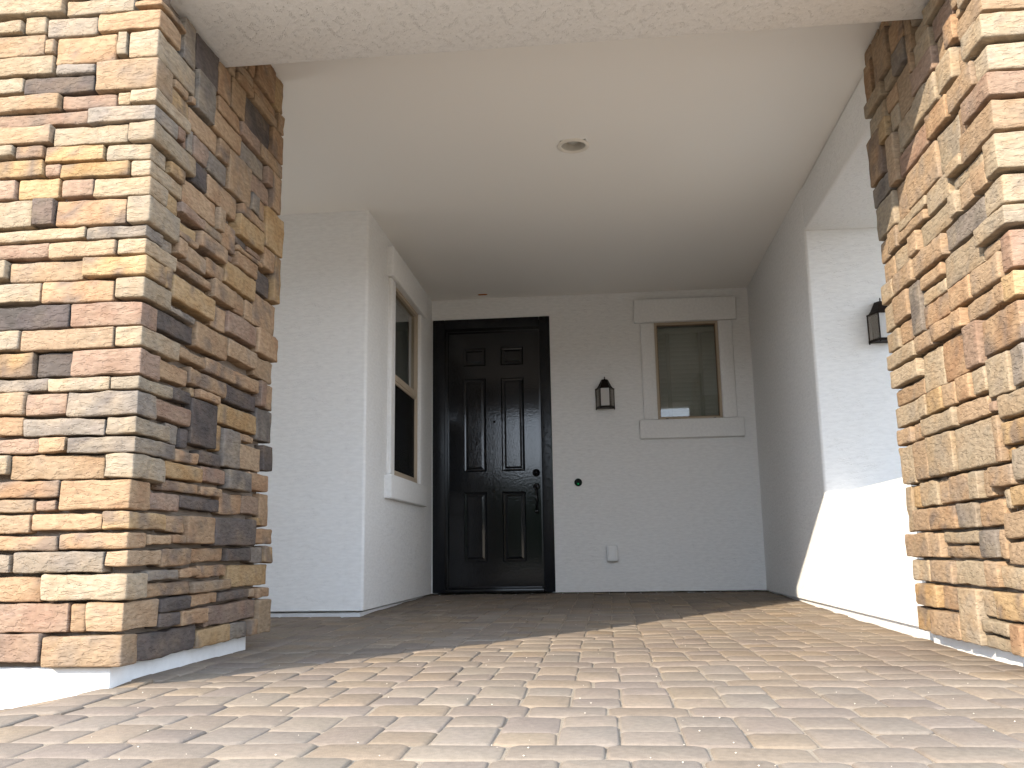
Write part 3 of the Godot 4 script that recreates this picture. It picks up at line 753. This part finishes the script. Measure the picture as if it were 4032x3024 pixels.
		if r[3] > 10.0: add_box(st, at(r[1] - 0.1, 0.002, r[2]), at(r[1], 2.763, r[3] - 0.102))
		put(done(st), "room_wall", mats.room, t)

# ---------------------------------------------------------------- door
func front_door() -> void:
	var t := thing("front_door", at(-1.01, 0.0, WALL_BACK), "glossy black six panel front door in a black frame", "door")
	t.remove_meta("kind")
	var o := t.position
	var z := WALL_BACK
	# casing, set into the wall and a little proud of it
	soft_box(at(-1.572, 0.004, z - 0.014) - o, at(-1.458, 2.56, z + 0.12) - o, 0.006, "casing", mats.door_frame, t)
	soft_box(at(-0.552, 0.004, z - 0.014) - o, at(-0.452, 2.56, z + 0.12) - o, 0.006, "casing", mats.door_frame, t)
	soft_box(at(-1.457, 2.465, z - 0.0135) - o, at(-0.553, 2.5595, z + 0.12) - o, 0.006, "casing", mats.door_frame, t)
	# door stops
	put(box(at(-1.458, 0.05, z + 0.05) - o, at(-1.440, 2.464, z + 0.085) - o), "door_stop", mats.black_gloss, t)
	put(box(at(-0.570, 0.05, z + 0.05) - o, at(-0.553, 2.464, z + 0.085) - o), "door_stop", mats.black_gloss, t)
	put(box(at(-1.439, 2.447, z + 0.05) - o, at(-0.571, 2.464, z + 0.085) - o), "door_stop", mats.black_gloss, t)
	var th := soft_box(at(-1.457, 0.002, z - 0.03) - o, at(-0.553, 0.035, z + 0.14) - o, 0.006, "threshold", mats.black_gloss, t)
	soft_box(at(-1.44, 0.036, z + 0.06) - o - th.position, at(-0.57, 0.052, z + 0.13) - o - th.position, 0.004, "sweep", mats.black_gloss, th)
	# slab: stiles and rails round six sunk panels
	var zs := z + 0.09
	var xs := [[-1.295, -1.078], [-0.932, -0.715]]
	var ys := [[0.275, 0.915], [1.105, 1.995], [2.12, 2.295]]
	var st := start()
	var x_all := [-1.455, -1.295, -1.078, -0.932, -0.715, -0.553]
	add_box(st, at(x_all[0], 0.053, zs) - o, at(x_all[1], 2.464, zs + 0.045) - o)
	add_box(st, at(x_all[2], 0.053, zs) - o, at(x_all[3], 2.464, zs + 0.045) - o)
	add_box(st, at(x_all[4], 0.053, zs) - o, at(x_all[5], 2.464, zs + 0.045) - o)
	for x in xs:
		for y in [[0.053, 0.275], [0.915, 1.105], [1.995, 2.12], [2.295, 2.464]]:
			add_box(st, at(x[0], y[0], zs) - o, at(x[1], y[1], zs + 0.045) - o)
	var slab := put(done(st), "slab", mats.door, t)
	for x in xs:
		for y in ys:
			st = start()
			# ogee slope down, flat gutter, slope up to the raised field
			var lv := [[0.0, 0.0], [0.010, 0.009], [0.022, 0.012], [0.026, 0.012], [0.045, 0.003], [0.05, 0.003]]
			for i in lv.size() - 1:
				var a: Array = lv[i]; var b: Array = lv[i + 1]
				var p := [at(x[0] + a[0], y[1] - a[0], zs + a[1]) - o, at(x[1] - a[0], y[1] - a[0], zs + a[1]) - o, at(x[1] - a[0], y[0] + a[0], zs + a[1]) - o, at(x[0] + a[0], y[0] + a[0], zs + a[1]) - o]
				var q := [at(x[0] + b[0], y[1] - b[0], zs + b[1]) - o, at(x[1] - b[0], y[1] - b[0], zs + b[1]) - o, at(x[1] - b[0], y[0] + b[0], zs + b[1]) - o, at(x[0] + b[0], y[0] + b[0], zs + b[1]) - o]
				for k in 4: flat_quad(st, p[k], p[(k + 1) % 4], q[(k + 1) % 4], q[k])
				if i == lv.size() - 2: flat_quad(st, q[0], q[1], q[2], q[3])
			put(done(st), "panel", mats.door, t)
	# lock, handle set, peephole
	var face := Transform3D(Basis(Vector3.RIGHT, PI / 2), Vector3.ZERO)      # +y to +z, out of the door
	put(lathe([Vector2(0.036, 0.0), Vector2(0.036, 0.010), Vector2(0.030, 0.017), Vector2(0.018, 0.019), Vector2(0.018, 0.023), Vector2(0, 0.023)], 24, face), "deadbolt", mats.black_gloss, t, at(-0.612, 1.085, zs) - o)
	var h := put(lathe([Vector2(0.033, 0.0), Vector2(0.033, 0.008), Vector2(0.024, 0.014), Vector2(0, 0.016)], 20, face), "handle", mats.black_gloss, t, at(-0.612, 0.955, zs) - o)
	st = start()
	var path := []
	for i in 13:
		var a := i / 12.0
		path.append(Vector3(0.004 * sin(a * PI), -0.01 - 0.20 * a, 0.012 + 0.05 * sin(a * PI)))
	add_tube(st, path, 0.0105, 10)
	put(done(st), "grip", mats.black_gloss, h)
	st = start()
	add_lathe(st, [Vector2(0.022, 0.0), Vector2(0.022, 0.007), Vector2(0.014, 0.012), Vector2(0, 0.013)], 18, face)
	put(done(st), "foot_plate", mats.black_gloss, h, Vector3(0.0, -0.222, 0.0))
	st = start()
	add_tube(st, [Vector3(0, 0.0, 0.012), Vector3(0, 0.012, 0.035), Vector3(0, 0.016, 0.05)], 0.008, 8)
	put(done(st), "thumb_latch", mats.black_gloss, h)
	put(lathe([Vector2(0.011, 0.0), Vector2(0.011, 0.003), Vector2(0.006, 0.004), Vector2(0, 0.002)], 14, face), "peephole", mats.bronze, t, at(-1.0, 1.575, zs) - o)

# ---------------------------------------------------------------- windows
func ring_frame(x0: float, x1: float, y0: float, y1: float, w: float, depth0: float, depth1: float, m: Material, called: String, parent: Node3D, xf: Callable) -> void:
	for r in [[x0, x0 + w, y0, y1], [x1 - w, x1, y0, y1], [x0 + w, x1 - w, y0, y0 + w], [x0 + w, x1 - w, y1 - w, y1]]:
		var a: Vector3 = xf.call(r[0], r[2], depth0); var b: Vector3 = xf.call(r[1], r[3], depth1)
		soft_box(a.min(b), a.max(b), 0.003, called, m, parent)

func windows() -> void:
	# small picture window beside the door; f(x, y, out of the wall)
	var t := thing("entry_window", at(0.82, 1.95, WALL_BACK), "small picture window with tan frame and stucco trim beside the lantern", "window")
	var f := func(x: float, y: float, out: float) -> Vector3: return at(x, y, WALL_BACK - out) - t.position
	for r in [["header_trim", 0.345, 1.287, 2.452, 2.675, 0.045], ["sill_trim", 0.354, 1.298, 1.36, 1.534, 0.05], ["side_trim", 0.397, 0.527, 1.536, 2.450, 0.026], ["side_trim", 1.113, 1.243, 1.536, 2.450, 0.026]]:
		var a: Vector3 = f.call(r[1], r[3], -0.03); var b: Vector3 = f.call(r[2], r[4], r[5])
		soft_box(a.min(b), a.max(b), 0.012, r[0], mats.trim, t)
	ring_frame(0.5275, 1.1125, 1.5345, 2.4515, 0.022, -0.07, 0.003, mats.vinyl, "frame", t, f)
	ring_frame(0.550, 1.090, 1.557, 2.429, 0.006, -0.06, -0.008, mats.vinyl_dark_bead, "glazing_bead", t, f)
	var ga: Vector3 = f.call(0.5565, 1.5635, -0.026); var gb: Vector3 = f.call(1.0835, 2.4225, -0.020)
	put(box(ga, gb), "pane", mats.glass, t)
	for x in [0.60, 1.03]:
		put(box(f.call(x, 1.541, 0.0031), f.call(x + 0.022, 1.546, 0.0036)), "weep_hole", mats.black_plastic, t)
	# slat blind inside it
	var bl := thing("window_blind", at(0.82, 2.4, WALL_BACK + 0.16), "closed slat blind behind the small window glass", "blind")
	soft_box(at(0.52, 2.38, WALL_BACK + 0.13) - bl.position, at(1.12, 2.43, WALL_BACK + 0.19) - bl.position, 0.004, "head_rail", mats.blind, bl)
	for i in 20:
		var y := 2.362 - i * 0.043
		var sl := put(round_box(Vector3(0.59, 0.050, 0.003), 0.001), "slat", mats.blind, bl, at(0.82, y, WALL_BACK + 0.155) - bl.position)
		sl.rotation.x = deg_to_rad(-16)
	for x in [0.655, 0.955]:
		put(box(at(x - 0.02, 1.53, WALL_BACK + 0.142) - bl.position, at(x + 0.02, 2.38, WALL_BACK + 0.1425) - bl.position), "ladder_tape", mats.tape, bl)
	# tall sash window in the side wall; g(depth, y, out of the wall)
	t = thing("sash_window", at(WALL_LEFT, 1.7, 7.13), "tall two sash window with tan frame in left wall", "window")
	var g := func(d: float, y: float, out: float) -> Vector3: return at(WALL_LEFT + out, y, d) - t.position
	for r in [["header_trim", 6.47, 7.80, 2.452, 2.685, 0.05], ["sill_trim", 6.46, 7.80, 0.76, 0.938, 0.055], ["side_trim", 6.52, 6.65, 0.940, 2.450, 0.03], ["side_trim", 7.62, 7.75, 0.940, 2.450, 0.03]]:
		var a: Vector3 = g.call(r[1], r[3], -0.03); var b: Vector3 = g.call(r[2], r[4], r[5])
		soft_box(a.min(b), a.max(b), 0.012, r[0], mats.trim, t)
	ring_frame(6.6505, 7.6195, 0.9385, 2.4515, 0.032, -0.08, 0.002, mats.vinyl, "frame", t, g)
	var ra: Vector3 = g.call(6.683, 1.695, -0.06); var rb: Vector3 = g.call(7.587, 1.745, -0.002)
	soft_box(ra.min(rb), ra.max(rb), 0.004, "meeting_rail", mats.vinyl, t)
	ring_frame(6.6835, 7.5865, 0.9715, 1.694, 0.022, -0.05, -0.006, mats.vinyl, "sash_frame", t, g)
	var pa: Vector3 = g.call(6.684, 1.746, -0.03); var pb: Vector3 = g.call(7.586, 2.418, -0.024)
	put(box(pa.min(pb), pa.max(pb)), "pane", mats.glass, t)
	pa = g.call(6.706, 0.995, -0.042); pb = g.call(7.564, 1.671, -0.036)
	put(box(pa.min(pb), pa.max(pb)), "pane", mats.glass, t)
	pa = g.call(6.706, 0.995, -0.016); pb = g.call(7.564, 1.671, -0.0155)
	put(box(pa.min(pb), pa.max(pb)), "insect_screen", mats.screen, t)

# ---------------------------------------------------------------- fittings
func lantern(where: Vector3, label: String) -> void:
	# where: on the wall, at the middle of the lantern's foot
	var t := thing("wall_lantern", where, label, "lantern", "bronze wall lanterns")
	var plan := [Vector2(-0.084, 0.012), Vector2(-0.042, 0.105), Vector2(0.042, 0.105), Vector2(0.084, 0.012)]
	var h := 0.178
	# back plate with clipped top corners
	var st := start()
	var outline := [Vector2(-0.059, 0.0), Vector2(0.059, 0.0), Vector2(0.059, 0.21), Vector2(0.031, 0.27), Vector2(-0.031, 0.27), Vector2(-0.059, 0.21)]
	for i in outline.size():
		var a: Vector2 = outline[i]; var b: Vector2 = outline[(i + 1) % outline.size()]
		flat_quad(st, Vector3(a.x, a.y, 0.0), Vector3(b.x, b.y, 0.0), Vector3(b.x, b.y, 0.014), Vector3(a.x, a.y, 0.014))
	for i in range(1, outline.size() - 1):
		var a: Vector2 = outline[0]; var b: Vector2 = outline[i]; var c: Vector2 = outline[i + 1]
		for v in [Vector3(a.x, a.y, 0.014), Vector3(c.x, c.y, 0.014), Vector3(b.x, b.y, 0.014)]: st.add_vertex(v)
	put(done(st), "back_plate", mats.bronze, t)
	# canopy: a clipped roof leaning out from the plate
	st = start()
	var rf := [Vector2(-0.060, 0.012), Vector2(-0.034, 0.085), Vector2(0.034, 0.085), Vector2(0.060, 0.012)]
	var tops := [Vector2(-0.031, 0.012), Vector2(-0.020, 0.045), Vector2(0.020, 0.045), Vector2(0.031, 0.012)]
	for i in 3:
		flat_quad(st, Vector3(tops[i].x, 0.268, tops[i].y), Vector3(tops[i + 1].x, 0.268, tops[i + 1].y), Vector3(rf[i + 1].x, 0.212, rf[i + 1].y), Vector3(rf[i].x, 0.212, rf[i].y))
		flat_quad(st, Vector3(rf[i].x, 0.212, rf[i].y), Vector3(rf[i + 1].x, 0.212, rf[i + 1].y), Vector3(plan[i + 1].x * 0.94, h + 0.006, plan[i + 1].y * 0.94), Vector3(plan[i].x * 0.94, h + 0.006, plan[i].y * 0.94))
	flat_quad(st, Vector3(tops[0].x, 0.268, tops[0].y), Vector3(tops[3].x, 0.268, tops[3].y), Vector3(tops[2].x, 0.268, tops[2].y), Vector3(tops[1].x, 0.268, tops[1].y))
	put(done(st), "canopy", mats.bronze, t)
	put(lathe([Vector2(0.0065, 0.0), Vector2(0.0065, 0.006), Vector2(0.004, 0.010), Vector2(0.0055, 0.018), Vector2(0.003, 0.027), Vector2(0, 0.030)], 10), "finial", mats.bronze, t, Vector3(0, 0.267, 0.03))
	# cage
	for p in plan:
		put(box(Vector3(p.x - 0.0035, 0.0, p.y - 0.0035), Vector3(p.x + 0.0035, h, p.y + 0.0035)), "post", mats.bronze, t)
		put(lathe([Vector2(0.0, -0.014), Vector2(0.005, -0.011), Vector2(0.005, -0.004), Vector2(0.0035, 0.0)], 8), "foot", mats.bronze, t, Vector3(p.x, 0.0, p.y))
	for y in [[-0.004, 0.012], [h - 0.002, h + 0.007]]:
		st = start()
		var ring := [Vector2(-0.089, 0.008), Vector2(-0.046, 0.111), Vector2(0.046, 0.111), Vector2(0.089, 0.008)]
		for i in 4:
			var a: Vector2 = ring[i]; var b: Vector2 = ring[(i + 1) % 4]
			flat_quad(st, Vector3(a.x, y[1], a.y), Vector3(b.x, y[1], b.y), Vector3(b.x, y[0], b.y), Vector3(a.x, y[0], a.y))
		for k in [[y[1], true], [y[0], false]]:
			var q := [Vector3(ring[0].x, k[0], ring[0].y), Vector3(ring[1].x, k[0], ring[1].y), Vector3(ring[2].x, k[0], ring[2].y), Vector3(ring[3].x, k[0], ring[3].y)]
			if k[1]: flat_quad(st, q[0], q[3], q[2], q[1])
			else: flat_quad(st, q[0], q[1], q[2], q[3])
		put(done(st), "rail", mats.bronze, t)
	# panes
	for i in 3:
		var a: Vector2 = plan[i]; var b: Vector2 = plan[i + 1]
		var d := (b - a).normalized() * 0.0035
		var n := Vector2(-d.y, d.x).normalized() * 0.0015
		a += d; b -= d
		st = start()
		var y0 := 0.012; var y1 := h - 0.002
		flat_quad(st, Vector3(a.x, y1, a.y) , Vector3(b.x, y1, b.y), Vector3(b.x, y0, b.y), Vector3(a.x, y0, a.y))
		flat_quad(st, Vector3(b.x + n.x, y1, b.y - n.y - 0.003), Vector3(a.x + n.x, y1, a.y - n.y - 0.003), Vector3(a.x + n.x, y0, a.y - n.y - 0.003), Vector3(b.x + n.x, y0, b.y - n.y - 0.003))
		put(done(st), "pane", mats.seeded_glass if i == 1 else mats.lamp_glass, t)
	put(lathe([Vector2(0.012, 0.0), Vector2(0.012, 0.05), Vector2(0.010, 0.055), Vector2(0.018, 0.075), Vector2(0.012, 0.10), Vector2(0, 0.12)], 12), "candle_bulb", mats.bulb, t, Vector3(0, 0.012, 0.05))

func fittings() -> void:
	lantern(at(0.049, 1.655, WALL_BACK), "dark bronze lantern on the shaded wall beside the black door")
	lantern(at(1.845, 1.665, RETURN), "dark bronze lantern half hidden behind the right stone pillar")
	var face := Transform3D(Basis(Vector3.RIGHT, PI / 2), Vector3.ZERO)
	# doorbell
	var t := thing("doorbell", at(-0.222, 0.979, WALL_BACK), "round black doorbell with a green light right of the door", "doorbell")
	put(lathe([Vector2(0.0355, 0.0), Vector2(0.0355, 0.018), Vector2(0.033, 0.023), Vector2(0.029, 0.0235), Vector2(0.027, 0.0215), Vector2(0, 0.0215)], 32, face), "body", mats.black_plastic, t)
	put(lathe([Vector2(0.0065, 0.0215), Vector2(0.0065, 0.0228), Vector2(0.0, 0.0234)], 16, face), "button", mats.green_light, t, Vector3(0, -0.014, 0))
	put(lathe([Vector2(0.006, 0.0215), Vector2(0.0055, 0.0235), Vector2(0.003, 0.025), Vector2(0.0, 0.0254)], 14, face), "lens", mats.black_gloss, t, Vector3(0, 0.010, 0))
	# outlet cover
	t = thing("outlet_cover", at(0.066, 0.338, WALL_BACK), "grey weatherproof outlet cover low on the entry wall", "outlet cover")
	put(round_box(Vector3(0.096, 0.146, 0.07), 0.018, 0.03), "cover", mats.grey_plastic, t, Vector3(0, 0, 0.031))
	for s in [-1, 1]:
		var st := start()
		var path := []
		for i in 11:
			var a := i / 10.0
			path.append(Vector3(s * (0.020 + 0.014 * pow(absf(a * 2.0 - 1.0), 1.6)), 0.055 - 0.11 * a, 0.066))
		add_tube(st, path, 0.0035, 6)
		put(done(st), "ridge", mats.grey_plastic, t)
	# recessed light
	t = thing("recessed_light", at(-0.108, CEILING, 5.07), "round unlit recessed light in the porch ceiling", "light")
	put(lathe([Vector2(0.072, 0.0), Vector2(0.076, -0.010), Vector2(0.086, -0.011), Vector2(0.096, -0.006), Vector2(0.097, 0.0005)], 40), "trim_ring", mats.lamp_white, t)
	put(lathe([Vector2(0.074, 0.0), Vector2(0.066, 0.06), Vector2(0.055, 0.10), Vector2(0.0, 0.105)], 32), "reflector", mats.lamp_inside, t)
	put(lathe([Vector2(0.0, 0.018), Vector2(0.03, 0.022), Vector2(0.044, 0.034), Vector2(0.046, 0.05), Vector2(0.025, 0.10)], 24), "lamp", mats.bulb, t)
	# orange scuff on the ceiling
	var st := start()
	var pts := [Vector2(-0.046, -0.008), Vector2(-0.03, -0.02), Vector2(0.0, -0.014), Vector2(0.03, -0.018), Vector2(0.047, -0.004), Vector2(0.036, 0.010), Vector2(0.01, 0.014), Vector2(-0.03, 0.012)]
	for i in pts.size():
		var a: Vector2 = pts[i]; var b: Vector2 = pts[(i + 1) % pts.size()]
		flat_quad(st, Vector3(b.x, 0, b.y), Vector3(a.x, 0, a.y), Vector3(a.x, -0.004, a.y), Vector3(b.x, -0.004, b.y))
		for v in [Vector3(0, -0.005, 0), Vector3(a.x, -0.004, a.y), Vector3(b.x, -0.004, b.y)]: st.add_vertex(v)
	var patch := put(done(st), "ceiling_patch", mats.rust, self, at(-1.07, CEILING, 8.13))
	tag(patch, "small orange brown patch on the ceiling above the door", "patch")

func litter() -> void:
	# a curled dry leaf by the door and a few strips along the wall
	for e in [["dry_leaf", -1.262, 7.30, 0.6, 0.05, "curled pale dry leaf on the pavers near the door"], ["dry_leaf", -0.07, 8.02, 0.1, 0.10, "long brown dry leaf at the foot of the entry wall"]]:
		var st := start()
		st.set_smooth_group(0)
		var n := 6
		var s: float = e[4]
		var grid := []
		for i in n + 1:
			var u := i / float(n)
			var w := sin(u * PI) * 0.32 + 0.03
			for j in 3:
				var v := j - 1.0
				grid.append(Vector3((u - 0.5) * s, 0.004 + 0.22 * s * v * v * w + 0.25 * s * (u - 0.5) * (u - 0.5), v * w * s))
		for i in n:
			for j in 2:
				var a: Vector3 = grid[i * 3 + j]; var b: Vector3 = grid[(i + 1) * 3 + j]
				var c: Vector3 = grid[(i + 1) * 3 + j + 1]; var d: Vector3 = grid[i * 3 + j + 1]
				for k in [a, b, c, a, c, d]: st.add_vertex(k)
		var o := put(done(st), e[0], mats.leaf, self, at(e[1], floor_y(e[1], e[2]) + 0.003, e[2]))
		o.rotation.y = e[3]
		tag(o, e[5], "leaf", "dry leaves on the porch")
	var st := start()
	st.set_smooth_group(-1)
	for i in 260:
		var z := 1.8 + 6.3 * pow(rng.randf(), 1.3)
		var x := rng.randf_range(-0.6, 0.42) * z
		if blocked(x, z) or x < -1.5 or x > 1.38: continue
		var r := rng.randf_range(0.0009, 0.0022)
		var c := at(x, floor_y(x, z) + r * 0.6 + 0.002, z)
		var p := [c + Vector3(r, 0, 0), c + Vector3(0, 0, r * 0.8), c + Vector3(-r * 1.2, 0, 0), c + Vector3(0, 0, -r)]
		for k in 4:
			for v in [p[k], c + Vector3(r * 0.2, r * 0.9, 0), p[(k + 1) % 4]]: st.add_vertex(v)
			for v in [p[(k + 1) % 4], c - Vector3(0, r * 0.8, 0), p[k]]: st.add_vertex(v)
	var o := put(done(st), "grit", mats.grit, self)
	tag(o, "pale grit scattered over the pavers", "grit", "", "stuff")

# ---------------------------------------------------------------- out of view in front of the house, placed for reflections in door and panes
func street() -> void:
	var st := start()
	flat_quad(st, Vector3(-250, -0.16, -250), Vector3(250, -0.16, -250), Vector3(250, -0.16, 250), Vector3(-250, -0.16, 250))
	tag(put(done(st), "ground", mats.gravel, self), "", "", "", "structure")
	st = start()
	flat_quad(st, Vector3(-250, -0.152, 14), Vector3(250, -0.152, 14), Vector3(250, -0.152, 24), Vector3(-250, -0.152, 24))
	tag(put(done(st), "road", mats.asphalt, self), "", "", "", "structure")
	var k := 0
	for x in [-24.0, -5.0, 14.0]:  # unseen houses, placed to darken what door and panes mirror
		var t := thing("unseen_house", Vector3(x, -0.16, 36.0), ["tan house across the street, out of view, placed to darken reflections at left", "tan house straight across the street, out of view, placed to darken the door reflection", "tan house across the street, out of view, placed to darken reflections at right"][k], "house", "unseen houses across the street")
		k += 1
		put(box(Vector3(-8.0, 0, -4), Vector3(8.0, 3.0, 6)), "wall", mats.house_wall, t)
		st = start()
		flat_quad(st, Vector3(-8.6, 2.9, -4.7), Vector3(-6.0, 4.6, 1), Vector3(6.0, 4.6, 1), Vector3(8.6, 2.9, -4.7))
		flat_quad(st, Vector3(8.6, 2.9, 6.7), Vector3(6.0, 4.6, 1), Vector3(-6.0, 4.6, 1), Vector3(-8.6, 2.9, 6.7))
		flat_quad(st, Vector3(-8.6, 2.9, 6.7), Vector3(-6.0, 4.6, 1), Vector3(-6.0, 4.6, 1), Vector3(-8.6, 2.9, -4.7))
		flat_quad(st, Vector3(8.6, 2.9, -4.7), Vector3(6.0, 4.6, 1), Vector3(6.0, 4.6, 1), Vector3(8.6, 2.9, 6.7))
		put(done(st), "roof", mats.house_roof, t)
		put(box(Vector3(-7.0, 0.02, -4.06), Vector3(-2.2, 2.3, -4.0)), "garage_door", mats.house_door, t)
		put(box(Vector3(2.2, 0.9, -4.05), Vector3(4.4, 2.2, -4.0)), "window", mats.black_gloss, t)

func hedge() -> void:  # unseen from the camera, gives the door's lower half something dark to mirror
	var t := thing("hedge", Vector3(0, -0.16, 13.0), "long dark clipped hedge across the front yard, out of view, placed to darken the door reflection", "hedge")
	var shape := func(p: Vector3, n: Vector3) -> Vector3:
		return p + n * (n_form.get_noise_3d(p.x * 0.9, p.y * 0.9, p.z * 0.9) * 0.35 + n_form.get_noise_3d(p.x * 3.1, p.y * 3.1, p.z * 3.1) * 0.12)
	put(round_box(Vector3(46, 3.1, 1.6), 0.5, 0.4, shape), "foliage", mats.hedge, t, Vector3(0, 1.45, 0))

# ---------------------------------------------------------------- camera, sky and sun
func camera_and_light() -> void:
	var cam := Camera3D.new()
	cam.name = "camera"
	add_child(cam)
	var yaw := -0.0984; var pitch := 0.1850; var roll := -0.0154
	var fwd := Vector3(sin(yaw) * cos(pitch), sin(pitch), -cos(yaw) * cos(pitch))
	var right := Vector3(cos(yaw), 0.0, sin(yaw))
	var up := right.cross(fwd)
	var r2 := right * cos(roll) + up * sin(roll)
	var u2 := up * cos(roll) - right * sin(roll)
	cam.transform = Transform3D(Basis(r2, u2, -fwd), Vector3(0, CAM_HEIGHT, 0))
	cam.fov = rad_to_deg(2.0 * atan(1512.0 / 3540.7))
	cam.near = 0.05
	cam.far = 900.0
	cam.current = true

	var env := Environment.new()
	env.background_mode = Environment.BG_SKY
	var sky := Sky.new()
	var sm := ProceduralSkyMaterial.new()
	sm.sky_top_color = Color(0.50, 0.56, 0.64)
	sm.sky_horizon_color = Color(0.82, 0.85, 0.88)
	sm.sky_curve = 0.12
	sm.ground_horizon_color = Color(0.60, 0.56, 0.50)
	sm.ground_bottom_color = Color(0.42, 0.37, 0.31)
	sm.sun_angle_max = 1.0
	sm.energy_multiplier = 2.45
	sky.sky_material = sm
	env.sky = sky
	env.background_energy_multiplier = 1.0
	env.tonemap_mode = Environment.TONE_MAPPER_LINEAR
	env.tonemap_exposure = 4.35
	env.sdfgi_enabled = true
	env.ssao_enabled = true
	env.ssil_enabled = true
	var we := WorldEnvironment.new()
	we.name = "environment"
	we.environment = env
	add_child(we)

	var sun := DirectionalLight3D.new()
	sun.name = "sun"
	sun.light_energy = 0.7
	sun.light_color = Color(1.0, 0.94, 0.85)
	sun.light_angular_distance = 0.53
	sun.shadow_enabled = true
	add_child(sun)
	# from the top corner of the left pillar to where its shadow meets the right wall
	var travel := at(WALL_RIGHT, 0.08, 6.97) - at(STONE_LEFT + 0.005, BEAM_Y, 2.87)
	sun.look_at_from_position(Vector3.ZERO, travel, Vector3.UP)

func _ready() -> void:
	rng.seed = 20240611
	n_form.seed = 3
	n_form.frequency = 1.0
	n_form.noise_type = FastNoiseLite.TYPE_SIMPLEX_SMOOTH
	n_tint.seed = 8
	n_tint.frequency = 1.0
	n_tint.noise_type = FastNoiseLite.TYPE_SIMPLEX_SMOOTH
	n_tint.fractal_octaves = 3
	n_floor.seed = 5
	n_floor.frequency = 1.0
	camera_and_light()
	make_materials()
	street()
	hedge()
	shell()
	paved_floor()
	stone_pillars()
	front_door()
	windows()
	fittings()
	litter()
